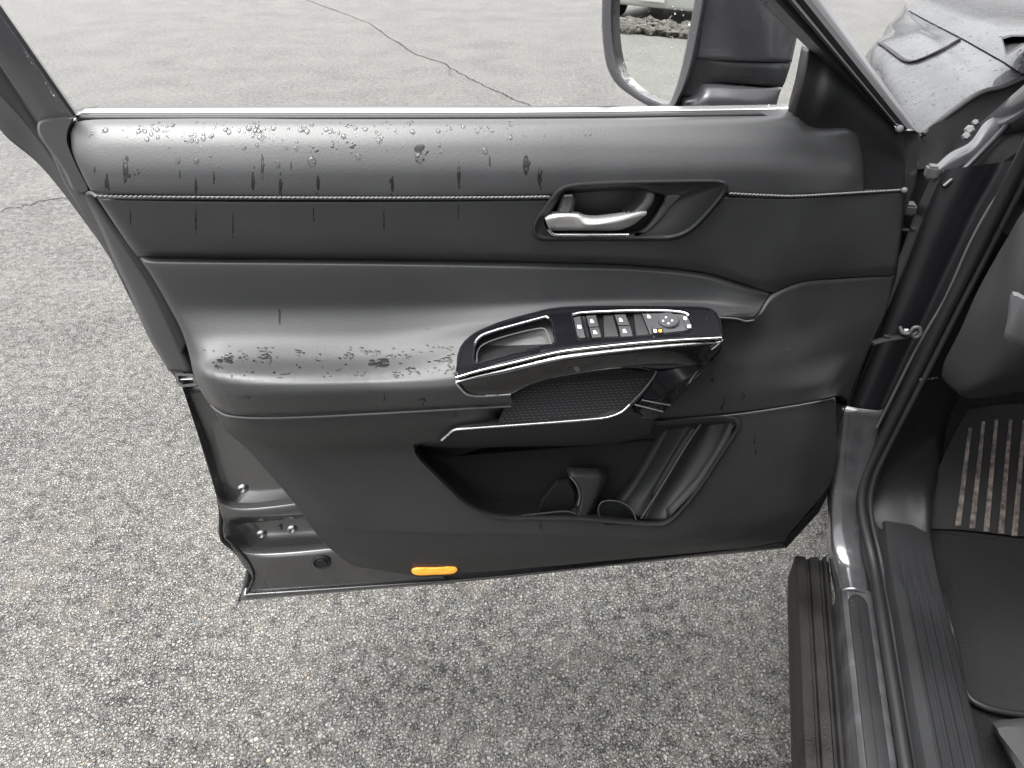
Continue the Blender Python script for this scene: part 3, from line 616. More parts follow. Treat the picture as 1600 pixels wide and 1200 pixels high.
# ---- lower panel with map pocket
POC = [(647, 694), (650, 712), (674, 738), (703, 767), (725, 787), (750, 801), (779, 809), (837, 811), (910, 812), (964, 817), (1019, 821), (1040, 819), (1056, 808), (1091, 767), (1120, 723), (1146, 683), (1155, 667), (1151, 656), (1135, 652), (1022, 659), (900, 662), (760, 672), (700, 688)]
relief('lower_trim', [
 [(331, 636, .050), (357, 650, .092), (417, 655, .108), (550, 650, .116), (713, 641, .116), (772, 637, .112), (800, 645, .055), (900, 650, .050), (1022, 658, .062), (1150, 649, .060), (1220, 639, .058), (1265, 632, .054), (1306, 624, .044)],
 [(338, 648, .046), (370, 660, .088), (417, 664, .104), (550, 660, .113), (713, 652, .113), (765, 648, .108), (795, 652, .055), (900, 660, .050), (1022, 668, .062), (1150, 662, .061), (1220, 660, .060), (1265, 656, .056), (1307, 650, .040)],
 [(352, 672, .040), (400, 682, .070), (460, 688, .085), (550, 686, .094), (660, 684, .094), (740, 684, .080), (799, 686, .050), (900, 690, .050), (1022, 695, .062), (1150, 690, .061), (1220, 690, .060), (1265, 690, .056), (1308, 700, .036)],
 [(378, 694, .036), (430, 706, .052), (500, 712, .058), (600, 712, .063), (700, 710, .064), (799, 710, .066), (900, 712, .064), (1022, 716, .062), (1150, 712, .061), (1220, 715, .059), (1260, 718, .054), (1305, 730, .034)],
 [(415, 734, .034), (470, 748, .048), (540, 754, .052), (640, 756, .056), (740, 756, .058), (840, 757, .060), (940, 757, .061), (1040, 757, .061), (1140, 752, .060), (1200, 752, .056), (1250, 750, .050), (1299, 752, .032)],
 [(458, 784, .034), (510, 798, .046), (580, 806, .052), (680, 810, .057), (760, 814, .060), (860, 816, .062), (960, 820, .062), (1040, 822, .062), (1110, 812, .060), (1180, 800, .054), (1230, 790, .046), (1284, 776, .026)],
 [(480, 815, .034), (530, 824, .044), (600, 829, .051), (700, 832, .056), (780, 833, .059), (870, 834, .060), (960, 838, .060), (1040, 842, .060), (1110, 838, .056), (1170, 826, .050), (1220, 812, .040), (1262, 800, .022)],
 [(484, 820, .032), (532, 829, .041), (602, 834, .048), (702, 837, .052), (780, 838, .055), (870, 839, .056), (960, 843, .056), (1040, 846, .056), (1110, 843, .052), (1168, 831, .046), (1216, 818, .036), (1256, 808, .020)],
 [(503, 845, .026), (560, 858, .034), (640, 868, .038), (740, 868, .040), (820, 864, .041), (900, 860, .041), (980, 858, .041), (1060, 856, .041), (1120, 852, .039), (1170, 843, .036), (1210, 832, .028), (1242, 824, .016)],
 [(524, 864, .018), (580, 880, .024), (643, 888, .026), (740, 886, .027), (820, 880, .027), (900, 874, .027), (980, 867, .027), (1060, 861, .027), (1120, 856, .026), (1170, 850, .024), (1205, 843, .020), (1232, 836, .012)],
 [(550, 883, .010), (595, 891, .012), (643, 898, .012), (740, 894, .012), (820, 888, .012), (900, 881, .012), (980, 873, .012), (1060, 866, .012), (1120, 860, .012), (1170, 855, .010), (1200, 850, .008), (1226, 846, .006)]],
 M['vinyl_low'], DR, nc=330, nr=8, hole=inset(POC, -1))
# pocket rim and cavity
rings('map_pocket', [zw(inset(POC, -3), .055), [(p[0], p[1], .066) for p in inset(POC, -2)], [(p[0], p[1], .0690) for p in inset(POC, 0)], [(p[0], p[1], .0665) for p in inset(POC, 2)], [(p[0], p[1], .0560) for p in inset(POC, 4.8)], [(p[0], p[1], .046) for p in inset(POC, 6.2)]], M['vinyl_low'], DR, n=180, soft=True, cap=False, autosm=80)
rings('pocket_cavity', [[(p[0], p[1], .050) for p in inset(POC, 5.6)], [(p[0], p[1], .036) for p in inset(POC, 8)], [(p[0], p[1], .010) for p in inset(POC, 12)], [(p[0], p[1], -.016) for p in inset(POC, 26)]], M['pocket'], DR, n=120, soft=True, autosm=80)
# bottle holder walls inside the pocket
relief('bottle_holder', [
 [(1096, 662, .030), (1070, 700, .032), (1040, 750, .036), (1006, 812, .044)],
 [(1110, 662, .012), (1086, 705, .014), (1056, 755, .020), (1022, 814, .040)],
 [(1130, 660, .024), (1112, 705, .026), (1080, 760, .034), (1040, 812, .046)],
 [(1148, 664, .052), (1128, 705, .054), (1094, 756, .056), (1048, 806, .058)]], M['vinyl_low'], DR, nc=30, nr=8)
relief('bottle_holder', [
 [(1046, 664, .006), (1020, 710, .006), (990, 760, .010), (960, 800, .020)],
 [(1072, 664, .010), (1046, 712, .010), (1016, 762, .016), (986, 806, .030)],
 [(1096, 661, .031), (1070, 700, .033), (1040, 750, .037), (1004, 812, .045)]], M['vinyl_dark'], DR, nc=30, nr=6)
tube('holder_edge', [(1096, 661, .032), (1070, 700, .034), (1040, 750, .038), (1002, 810, .046)], .0016, M['plate'], DR, unproj=D, sub=30)
relief('pocket_divider', [[(888, 744, .012), (898, 757, .018), (904, 775, .022), (900, 800, .030), (894, 806, .034)], [(893, 743, .030), (903, 757, .034), (909, 773, .038), (905, 800, .044), (900, 808, .046)],
  [(936, 744, .030), (934, 757, .034), (930, 773, .036), (918, 800, .042), (914, 808, .046)], [(951, 745, .012), (946, 760, .014), (938, 775, .018), (925, 800, .028), (920, 806, .034)]], M['vinyl_low'], DR, nc=20, nr=5)
tube('divider_edge', [(890, 744, .028), (897, 752, .034), (903, 762, .038), (906, 775, .040), (903, 790, .044)], .0012, M['grey'], DR, unproj=D, sub=20)
slab('pocket_step', [(838, 808), (845, 780), (870, 750), (890, 748), (902, 770), (898, 808)], .0, .020, M['vinyl_dark'], DR, bev=5, bd=.006)
tube('cup_ring', [(938, 812, .040), (935, 796, .036), (940, 785, .034), (955, 782, .033), (975, 787, .036), (988, 798, .042), (994, 812, .050)], .0012, M['plate'], DR, unproj=D, sub=40)
slab('cup_floor', [(932, 812), (933, 796), (940, 785), (956, 782), (975, 787), (988, 798), (994, 814)], .0, lambda x, y: .030, M['vinyl_dark'], DR, bev=2, bd=.003)
tube('pocket_lip', [(812, 806, .050), (850, 802, .048), (885, 799, .047), (900, 803, .050)], .0016, M['vinyl_low'], DR, unproj=D, sub=20)

# ---- switch console on the armrest
class Plane:
    def __init__(s, a, b_, c):
        p, q, r = D(*a), D(*b_), D(*c); s.o = p; n = np.cross(q-p, r-p); n /= np.linalg.norm(n); s.n = n if n[1] > 0 else -n
        cam0 = np.array((0, 0, H))-HINGE; s.c = np.array((cam0 @ EU, cam0 @ EW, cam0[2]))
    def __call__(s, px, py, h=0.0):
        d = ray(px, py); dl = np.array((d @ EU, d @ EW, d[2])); o = s.o+s.n*h; t = ((o-s.c) @ s.n)/(dl @ s.n); return s.c+dl*t
PT = Plane((760, 512, .088), (1100, 480, .082), (900, 545, .138))
CON = [(713, 588), (716, 560), (721, 541), (730, 528), (745, 517), (774, 506), (821, 491), (861, 481), (899, 478), (992, 477.5), (1055, 478), (1105, 480), (1117, 485), (1124, 497), (1128, 515), (1130, 526), (1060, 529), (992, 534), (900, 544), (870, 549), (783, 569)]
def pl_rings(name, polys, m, n=0, soft=False, cap=True, autosm=35, cap0=False):
    return rings(name, polys, m, DR, n=n, cap=cap, unproj=PT, soft=soft, autosm=autosm, cap0=cap0)
TRAY = [(742, 568), (741, 545), (744, 534), (753, 526), (775, 518), (800, 511), (855, 496), (860, 499), (867, 524), (868, 536), (800, 553), (760, 564)]
BANK = [(894, 494), (903, 528), (908, 530), (939, 528), (968, 527), (1015, 524), (1072, 518), (1082, 515), (1083, 508), (1077, 493), (1066, 487), (990, 484), (905, 489)]
# top plate with two openings: built as a strip grid with holes
RS_top = [[(713, 586, 0), (760, 574, 0), (830, 556, 0), (900, 543.5, 0), (992, 534, 0), (1060, 529, 0), (1129, 525, 0)],
          [(714, 560, 0), (760, 550, 0), (830, 530, 0), (900, 520, 0), (992, 512, 0), (1060, 508, 0), (1128, 512, 0)],
          [(718, 545, 0), (760, 528, 0), (830, 505, 0), (900, 492, 0), (992, 490, 0), (1060, 490, 0), (1126, 500, 0)],
          [(726, 532, 0), (760, 511, 0), (830, 489, 0), (900, 479, 0), (992, 478, 0), (1060, 479, 0), (1112, 483, 0)]]
G = relief('x', RS_top, None, None, nc=150, nr=14, raw=True)
ix, iy = G[..., 0], G[..., 1]
cxm = (ix[:-1, :-1]+ix[1:, 1:])/2; cym = (iy[:-1, :-1]+iy[1:, 1:])/2
keep = ~(inside(inset(TRAY, 1.0), cxm, cym) | inside(inset(BANK, 1.0), cxm, cym))
V = [PT(*g) for g in G.reshape(-1, 3)]; nc_ = G.shape[1]
Fc = [(i*nc_+j, i*nc_+j+1, (i+1)*nc_+j+1, (i+1)*nc_+j) for i in range(G.shape[0]-1) for j in range(nc_-1) if keep[i, j]]
link('switch_panel', V, Fc, M['gloss'], DR)
rim = lambda poly, h: [(p[0], p[1], h) for p in poly]
rings('panel_edge', [rim(CON, -.030), rim(CON, -.004), rim(inset(CON, 1.2), .0004), rim(inset(CON, 3.0), .0008), rim(inset(CON, 4), -.001)], M['gloss'], DR, n=110, cap=False, unproj=PT, soft=True, autosm=80)
pl_rings('storage_tray', [rim(inset(TRAY, -1.5), 0), rim(inset(TRAY, -.5), .0012), rim(TRAY, .0006), rim(inset(TRAY, 2), -.012), rim(inset(TRAY, 3.5), -.024)], M['vinyl_dark'], n=80, soft=True, autosm=60)
tube('chrome_trim', [PT(742, 538, .001), PT(745, 531, .001), PT(753, 524, .001), PT(775, 516, .001), PT(800, 509, .001), PT(840, 498, .001), PT(854, 495, .001), PT(858, 498, .001)], .0019, M['chrome'], DR, sub=50)
tube('tray_edge', [PT(745, 569, -.010), PT(746, 550, -.010), PT(753, 540, -.010), PT(772, 531, -.010), PT(810, 520, -.010), PT(845, 513, -.010), PT(852, 515, -.010), PT(862, 540, -.010)], .0010, M['grey'], DR, sub=50)
# switch bank
pl_rings('switch_bank', [rim(inset(BANK, -2), 0), rim(inset(BANK, -1), .001), rim(BANK, .0005), rim(inset(BANK, 1), -.006), rim(inset(BANK, 2), -.009)], M['switch_dark'], n=80, soft=False, autosm=60)
tube('chrome_trim', [PT(894, 492, .0015), PT(905, 489, .0018), PT(930, 487.3, .002), PT(980, 485.5, .002), PT(1030, 485.2, .002), PT(1060, 487, .002), PT(1072, 489.5, .0018), PT(1076, 493, .001)], .0020, M['chrome'], DR, sub=50)
def key(name, poly, h0, h1, m, icons=(), bev=.9):
    P = np.asarray(poly, float)
    o = rings(name, [rim(P, h0), rim(P, h1-.0006), rim(inset(P, bev), h1)], m, DR, n=0, unproj=PT, autosm=30, cap0=True)
    return o
def icon(cx, cy, h, s=1.0, m=None, shape='window'):
    if shape == 'window': P = [(cx-3*s, cy-2.2*s), (cx-.3*s, cy-2.8*s), (cx+3*s, cy+.9*s), (cx+3.4*s, cy+2.6*s), (cx-2.2*s, cy+2.6*s)]
    elif shape == 'lock': P = [(cx-3*s, cy-2.6*s), (cx+2.6*s, cy-2.8*s), (cx+3.4*s, cy+2.4*s), (cx-2.2*s, cy+2.6*s)]
    elif shape == 'dot': P = [(cx-1.7*s, cy), (cx, cy-1.7*s), (cx+1.9*s, cy+.6*s), (cx+.4*s, cy+1.5*s), (cx-1*s, cy+1.5*s)]
    rings('symbol', [rim(P, h-.0004), rim(P, h+.0002)], m or M['icon'], DR, n=0, unproj=PT, cap0=True, smooth=False)
key('window_lock_switch', [(896, 496), (907, 494), (915, 528), (906, 528.5), (902, 524)], -.008, .0020, M['switch']); icon(905, 510.5, .0022, 1, shape='lock')
key('switch_divider', [(908, 494), (915, 494), (922, 528), (916, 528)], -.008, .0005, M['switch_dark'])
key('window_switch', [(916, 493.5), (931, 492.5), (935.5, 510), (920.5, 511)], -.008, .0022, M['switch']); icon(925, 501.5, .0024)
key('window_switch', [(921, 512), (936, 511), (940, 527), (925, 528)], -.008, .0012, M['switch']); icon(930, 519, .0014)
key('window_switch', [(960, 492), (977, 491), (984.5, 508), (966, 508.5)], -.008, .0022, M['switch']); icon(970, 499.5, .0024)
key('window_switch', [(966.5, 509.5), (985, 509), (989, 525.5), (970, 526.5)], -.008, .0012, M['switch']); icon(976, 517, .0014)
key('switch_rocker', [(943, 493), (958, 492), (967, 526), (944, 527)], -.008, -.0035, M['vinyl_low'])
key('switch_rocker', [(990, 490), (1002, 490), (1015, 523), (994, 525)], -.008, -.0035, M['vinyl_low'])
key('mirror_switch_base', [(1003, 490), (1030, 489.5), (1066, 491), (1074, 494), (1081, 508), (1080, 513), (1070, 517), (1016, 523)], -.008, .0010, M['switch'])
icon(1014, 494.3, .0012); key('fold_switch', [(1066, 496), (1074, 496), (1080, 510), (1072, 514)], 0, .0022, M['switch']); icon(1070.5, 497.5, .0024, .9, shape='lock'); icon(1076.5, 510, .0024, .9, shape='lock')
key('heater_switch', [(1017, 514), (1035, 512), (1037, 520.5), (1019, 522)], 0, .0016, M['switch_dark']); icon(1023.5, 517, .0018, .9, shape='lock'); icon(1031.5, 516.8, .0018, .8, M['amber_icon'], 'lock')
kc = PT(1044, 502.5, .001); disc('mirror_knob', kc, PT.n, [(.0135, 0), (.0135, .0035), (.0122, .0048), (.001, .0044)], M['switch'], DR, seg=36)
for a, b_ in ((1041, 498), (1050.5, 503), (1045, 507.5), (1036.5, 503.5)): icon(a-.4, b_-2.4, .0060, .95, shape='dot')
# chrome edges and gloss fascia below
C1 = [(712, 590), (745, 580), (783, 571), (870, 550.5), (900, 546), (992, 536), (1060, 531), (1127, 527.5)]
tube('chrome_trim', [PT(x, y+.5, .0015) for x, y in C1], .0019, M['chrome'], DR, sub=80)
relief('chrome_band', [[(x, y+3.2, .131-(x-900)*.00002) for x, y in C1], [(x, y+5.2+2.5*math.sin(max(0, min(1, (x-712)/418))*math.pi), .1405-(x-900)*.00002) for x, y in C1], [(x, y+8.5+4*math.sin(max(0, min(1, (x-712)/418))*math.pi), .1425-(x-900)*.00002) for x, y in C1]], M['chrome'], DR, nc=90, nr=4)
relief('console_fascia', [
 [(713, 597, .141), (745, 591, .1425), (783, 584, .143), (870, 564, .143), (900, 560, .1425), (992, 549, .141), (1060, 541, .139), (1131, 533, .134)],
 [(718, 604, .134), (748, 602, .136), (783, 595, .137), (870, 574, .136), (900, 570, .136), (992, 560, .134), (1060, 554, .130), (1122, 548, .120)],
 [(728, 614, .130), (750, 613, .132), (790, 608, .132), (860, 590, .128), (900, 584, .126), (992, 574, .120), (1050, 570, .116), (1108, 567, .108)],
 [(738, 617, .124), (756, 618, .124), (799, 616, .122), (850, 602, .112), (900, 592, .108), (992, 583, .104), (1030, 580, .104), (1100, 577, .100)]], M['gloss'], DR, nc=110, nr=6)
tube('chrome_trim', [(713, 598, .137), (719, 606, .136), (730, 616, .132), (742, 618.5, .128), (760, 618.5, .126), (798, 616, .123)], .0016, M['white_trim'], DR, unproj=D, sub=40)
tube('chrome_trim', [(1130, 530, .136), (1124, 536, .134), (1112, 546, .128)], .0012, M['chrome'], DR, unproj=D, sub=10)
# forward strut of the pull handle
slab('handle_strut', [(1028, 579), (1060, 572), (1112, 560), (1131, 534), (1126, 552), (1103, 577), (1075, 605), (1046, 636), (1027, 654), (990, 657), (960, 657), (985, 646), (1006, 618), (1022, 592)], .055, lambda x, y: .116-(y-534)*.00016, M['gloss'], DR, bev=3, bd=.004)
tube('chrome_trim', [(992, 632, .106), (1015, 638, .104), (1036, 643, .100)], .0012, M['white_trim'], DR, unproj=D, sub=8)
tube('chrome_trim', [(1003, 625, .106), (1026, 629.5, .104), (1047, 633, .100)], .0009, M['white_trim'], DR, unproj=D, sub=8)
# perforated liner in the pull recess
LIN = [(774, 667), (786, 640), (800, 615), (835, 600), (870, 592), (1000, 578), (1026, 578), (1022, 592), (1010, 612), (994, 630), (978, 643), (952, 650), (870, 657)]
lw = lambda x, y: .072+(y-585)*.00042
slab('recess_liner', LIN, .05, lw, M['vinyl_dark'], DR, bev=1)
V = []; Fc = []
for r_ in range(18):
    for c_ in range(60):
        x = 790+c_*8.2+(r_ % 2)*4.1-r_*1.6; y = 584+r_*4.6-(c_*8.2)*.055+20
        if not inside(inset(LIN, 4), np.array([x]), np.array([y]))[0]: continue
        b_ = len(V); q = [(x-2.6, y+.6), (x+2.6, y-.5), (x+2.9, y+.5), (x-2.3, y+1.6)]
        V += [D(a, e, lw(a, e)-.0005) for a, e in q]+[D(a, e, lw(a, e)+.0012) for a, e in inset(q, .3)[:, :2]]
        Fc += [(b_+4, b_+5, b_+6, b_+7)]+[(b_+i, b_+(i+1) % 4, b_+4+(i+1) % 4, b_+4+i) for i in range(4)]
link('liner_texture', V, Fc, M['grey'], DR, smooth=False, kind='stuff')
tube('chrome_trim', [(690, 688, .102), (700, 679, .106), (710, 671.5, .110), (730, 669.5, .112), (800, 664.5, .112), (870, 659.5, .112), (935, 654, .112), (955, 650.5, .112), (972, 643, .110), (984, 632, .108)], .0018, M['chrome'], DR, unproj=D, sub=70)
tube('liner_edge', [(984, 632, .108), (998, 618, .106), (1012, 602, .102), (1022, 588, .098), (1028, 577, .096)], .0017, M['plate'], DR, unproj=D, sub=30)
relief('recess_underside', [[(690, 689, .100), (711, 673, .109), (800, 666, .110), (935, 656, .110), (975, 645, .108), (1026, 655, .09)], [(680, 692, .085), (711, 684, .092), (800, 679, .094), (935, 672, .094), (980, 664, .09), (1022, 664, .08)],
  [(660, 696, .060), (711, 700, .055), (800, 698, .050), (935, 695, .045), (980, 690, .045), (1020, 680, .05)]], M['pocket'], DR, nc=60, nr=5)
slab('recess_clip', [(893, 567), (902, 568), (908, 580), (900, 581)], .10, .134, M['grey'], DR, bev=1)
# amber reflector at the foot of the trim, its glow put in as emission
AMB = [(643, 889), (648, 886), (680, 885), (711, 884.5), (715, 889), (711, 895), (680, 898), (648, 898), (643, 894)]
rings('reflector_frame', [zw(inset(AMB, -2.5), .008), zw(inset(AMB, -2), .0255), zw(inset(AMB, -.6), .0275), zw(inset(AMB, .3), .024)], M['vinyl_dark'], DR, n=60, soft=True, cap=False)
rings('marker_reflector', [zw(AMB, .010), zw(AMB, .024), zw(inset(AMB, 1.5), .029), zw(inset(AMB, 4), .031)], M['amber'], DR, n=60, soft=True)

# ---- door mirror
GP = Plane((1085, 0, -.165), (1050, 155, -.178), (958, 50, -.315))
bo = [(937, -90), (941, -20), (940, 30), (943, 75), (949, 106), (962, 130), (985, 149), (1010, 164), (1030, 173), (1050, 172), (1064, 150), (1078, 112), (1092, 50), (1104, -20), (1112, -90), (1100, -108), (950, -108)]
gl = [(957, -80), (958, -10), (957, 30), (960, 72), (966, 101), (977, 122), (1000, 142), (1025, 155), (1045, 161), (1051, 150), (1063, 112), (1076, 50), (1088, -20), (1094, -80), (1085, -96), (965, -96)]
back = np.array((-.165, -.055, 0))
RV = []
nn = 90
def ringG(poly, h, sc_=1.0, off=(0, 0, 0)):
    P = np.array([GP(p[0], p[1], h) for p in cr(np.asarray(poly, float), nn, closed=True)]); c = P.mean(0); return list(c+(P-c)*sc_+np.array(off))
segs = [ringG(bo, 0.0, .99), ringG(bo, .006), ringG(inset(bo, 3), .009), ringG(inset(gl, -3), .006), ringG(gl, -.004)]
V = [v for r in segs for v in r]; Fc = [(i*nn+j, i*nn+(j+1) % nn, (i+1)*nn+(j+1) % nn, (i+1)*nn+j) for i in range(len(segs)-1) for j in range(nn)]
link('mirror_bezel', V, Fc, M['cap'], DR, autosm=70)
V = ringG(inset(gl, -1), -.003); link('mirror_glass', V+ringG(inset(gl, -1), -.006), [tuple(range(nn))]+[tuple(range(nn, 2*nn))]+[(j, (j+1) % nn, nn+(j+1) % nn, nn+j) for j in range(nn)], M['mirror'], DR, smooth=False)
segs = [ringG(bo, -.001, .99), ringG(bo, -.02, 1.0, back*.1), ringG(bo, -.02, .97, back*.5), ringG(bo, -.02, .86, back*.85), ringG(bo, -.02, .6, back*1.05), ringG(bo, -.02, .2, back*1.1)]
V = [v for r in segs for v in r]; Fc = [(i*nn+j, i*nn+(j+1) % nn, (i+1)*nn+(j+1) % nn, (i+1)*nn+j) for i in range(len(segs)-1) for j in range(nn)]+[tuple(range((len(segs)-1)*nn, len(segs)*nn))]
link('mirror_housing', V, Fc, M['cap'], DR, autosm=70)
relief('mirror_cap', [[(1108, -70, -0.155), (1150, -75, -0.150), (1210, -70, -0.160), (1262, -60, -0.190)], [(1100, 0, -0.155), (1150, 0, -0.145), (1205, 5, -0.155), (1254, 20, -0.190)],
                      [(1094, 45, -0.158), (1150, 46, -0.145), (1205, 48, -0.155), (1246, 55, -0.190)], [(1088, 92, -0.162), (1150, 95, -0.148), (1205, 97, -0.155), (1237, 98, -0.185)]], M['cap'], DR, nc=30, nr=6, skirt=.10)
relief('mirror_base', [[(1080, 90, -0.164), (1150, 96, -0.150), (1205, 98.5, -0.157), (1236, 99, -0.185)], [(1070, 125, -0.168), (1105, 128, -0.160), (1200, 133, -0.158), (1224, 134, -0.185)],
                       [(1058, 152, -0.172), (1085, 150, -0.162), (1098, 134, -0.163), (1222, 136.5, -0.185)]], M['vinyl_dark'], DR, nc=30, nr=5, skirt=.10)
relief('mirror_foot', [[(1072, 160, -.150), (1086, 155, -.145), (1100, 138, -.145), (1106, 135, -.145), (1160, 137, -.142), (1221, 139, -.165)],
                       [(1070, 172, -.155), (1080, 172, -.145), (1100, 160, -.130), (1120, 158, -.128), (1160, 158, -.128), (1215, 158, -.160)],
                       [(1060, 200, -.155), (1080, 200, -.142), (1100, 200, -.128), (1120, 200, -.125), (1160, 200, -.125), (1208, 200, -.155)],
                       [(1080, 240, -.150), (1090, 240, -.142), (1100, 240, -.130), (1120, 240, -.128), (1160, 240, -.128), (1200, 240, -.150)]], M['cap'], DR, nc=40, nr=6, skirt=.05)

# ================================================================== body: sill, pillar, interior
def prof_sweep(name, prof, s0, s1, m, n=24, thick=None, fn=None, autosm=35):
    rows = []
    for i in range(n):
        s = s0+(s1-s0)*i/(n-1); rows.append([K(L, s, z) if fn is None else fn(L, s, z) for L, z in prof])
    V = [p for r in rows for p in r]; k = len(prof)
    Fc = [(i*k+j, i*k+j+1, (i+1)*k+j+1, (i+1)*k+j) for i in range(n-1) for j in range(k-1)]
    return link(name, V, Fc, m, car, autosm=autosm)
prof_sweep('sill_cladding', [(.36, .19), (.30, .20), (.258, .245), (.249, .30), (.250, .355), (.253, .361), (.262, .362), (.268, .362), (.270, .357), (.274, .357), (.276, .364), (.284, .367), (.290, .368), (.293, .362), (.297, .362), (.299, .372), (.303, .374), (.305, .360), (.311, .360)], 1.10, -1.2, M['clad'])
prof_sweep('door_sill', [(.308, .350), (.309, .405), (.3115, .417), (.316, .421), (.322, .422), (.352, .424), (.358, .424), (.362, .420), (.366, .415)], .985, -1.2, M['sillpaint'])
# rubber tread set into the painted sill
prof_sweep('sill_tread', [(.3185, .4225), (.3190, .4245), (.3205, .4250), (.332, .4255), (.3325, .4245), (.3335, .4245), (.334, .4255), (.347, .4260), (.3485, .4255), (.349, .4235)], .955, -1.2, M['sill'])
loft3('sill_tread_end', [[K(.3185, .955, .4225), K(.325, .967, .4225), K(.334, .972, .4230), K(.343, .967, .4235), K(.349, .955, .4235)], [K(.3205, .955, .4250), K(.326, .963, .4250), K(.334, .967, .4255), K(.341, .963, .4260), K(.347, .955, .4260)], [K(.3205, .955, .4250), K(.327, .955, .4250), K(.334, .955, .4255), K(.341, .955, .4260), K(.347, .955, .4260)]], M['sill'], car, nc=16, nr=2)
# inner sill plastic with four grooves
gp = [(.3700, .452), (.3735, .470), (.377, .4745)]
for g in (.3945, .4095, .4235, .4375):
    gp += [(g-.0028, .476), (g-.0013, .4735), (g+.0010, .4735), (g+.0022, .4775)]
gp += [(.4480, .4755), (.4530, .470), (.4560, .40), (.4570, .34)]
def groove_fn(L, s, z):          # grooves fade out towards the kick panel, tread narrows there
    f = min(1, max(0, (1.03-s)/.10)); z0 = .4755
    if .38 < L < .446: z = z0+(z-z0)*f
    dz = max(0, s-.98)**2*.9
    return K(L+max(0, .55-s)*.012, s, z+dz)
prof_sweep('inner_sill', gp, 1.10, -1.2, M['sill'], n=60, fn=groove_fn)
# weatherstrip: bulb lying along the sill, turning up the pillar
seal_path = [K(.362, -1.2, .447), K(.362, .2, .447), K(.361, .6, .448), K(.359, .9, .45), K(.356, 1.03, .455), Cs(1346, 790, 1.095), Cs(1352, 745, 1.115), Cs(1372, 700, 1.125), Cs(1402, 640, 1.125), Cs(1440, 565, 1.12), Cs(1482, 480, 1.11), Cs(1525, 395, 1.10), Cs(1572, 300, 1.08), Cs(1610, 225, 1.06), Cs(1660, 120, 1.02)]
tube('door_opening_seal', seal_path, [.0105, .0105, .0105, .010, .0095, .009, .009, .009, .009, .0095], M['rubber'], car, seg=12, sub=130)
off = np.array((.016, -.004, .004))
tube('door_opening_seal_lip', [p+np.array((.013, -.006, .004)) for p in seal_path], .0045, M['vinyl_dark'], car, seg=8, sub=130)
# painted pillar foot with the bright wet fillet
rows = []
for s_, z_, a, b_, nx in ((.977, .4235, .310, .360, 0), (1.02, .4245, .307, .358, 0), (1.050, .434, .299, .350, .3), (1.080, .462, .290, .342, .7), (1.098, .505, .281, .337, .9), (1.110, .560, .271, .333, 1), (1.119, .620, .259, .328, 1), (1.126, .70, .246, .322, 1)):
    dz = lambda q: np.array((0, q*nx, -q*(1-nx)))
    rows.append([K(a, s_, z_)+dz(.030), K(a+.002, s_, z_)+dz(.006), K(a+.010, s_, z_), K((a+b_)/2, s_, z_)+dz(-.003), K(b_-.010, s_, z_), K(b_, s_, z_)+dz(.006)])
loft3('pillar_foot', rows, M['sillpaint'], car, nc=24, nr=6, skirt=(0, .01, -.01))
# hinge pillar face
PE = [(1305, 700), (1315, 658), (1336, 605), (1361, 545), (1382, 492), (1406, 430), (1428, 371), (1445, 325), (1460, 290), (1472, 266)]
PR = [(1366, 692), (1386, 650), (1408, 605), (1432, 555), (1458, 505), (1490, 440), (1520, 380), (1546, 328), (1571, 287), (1590, 250)]
rows = []
for (a, b_), (c, d_) in zip(PE, PR):
    f = (700-b_)/430
    rows.append([Cs(a-14, b_+6, 1.19), Cs(a, b_, 1.16), Cs(a+(c-a)*.06, b_+(d_-b_)*.06, 1.145), Cs(a+(c-a)*.35, b_+(d_-b_)*.35, 1.135), Cs(a+(c-a)*.62, b_+(d_-b_)*.62, 1.14), Cs(a+(c-a)*.78, b_+(d_-b_)*.78, 1.145), Cs(c, d_, 1.13)])
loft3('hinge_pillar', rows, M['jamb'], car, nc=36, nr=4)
tube('pillar_flange', [Cs(a, b_, 1.122) for a, b_ in ((1370, 668), (1398, 612), (1424, 560), (1448, 516), (1476, 468), (1515, 381), (1543, 329), (1571, 287), (1600, 238))], .0022, M['plate'], car, sub=60)
relief('pillar_recess', [[(1302, 700, 1.30), (1340, 600, 1.30), (1384, 490, 1.30), (1412, 350, 1.30), (1418, 298, 1.30)], [(1340, 690, 1.30), (1380, 600, 1.30), (1430, 490, 1.30), (1470, 350, 1.30), (1500, 260, 1.30)]], M['rubber'], car, nc=10, nr=2, unproj=Cs)
# ---- fender and hood
SL = [(1443, 208, 1.115), (1415, 163, 1.115), (1390, 118, 1.115), (1365, 77, 1.11), (1372, 62, 1.10), (1388, 42, 1.10), (1410, 16, 1.09)]
SR = [(1602, 119, 1.170), (1575, 103, 1.170), (1548, 87, 1.165), (1515, 68, 1.160), (1485, 52, 1.15), (1450, 34, 1.13), (1414, 14, 1.105)]
rows = []
for i, (a, b_) in enumerate(zip(SL, SR)):
    pa, pb = Cz(*a), Cz(*b_); m_ = (pa+pb)/2+np.array((0, 0, .018)); q = pa*.75+pb*.25+np.array((0, 0, .012)); q3 = pa*.25+pb*.75+np.array((0, 0, .006))
    k_ = max(0, (i-2)/4); ov = np.array((-1+k_*.8, k_*1.2, 0)); ov /= np.linalg.norm(ov)
    out_ = [pa+ov*.03+np.array((0, 0, -.35)), pa+ov*.035+np.array((0, 0, -.14)), pa+ov*.014+np.array((0, 0, -.028)), pa, q, m_, q3, pb]
    rows.append(out_)
loft3('front_fender', rows, M['fender'], car, nc=60, nr=6)
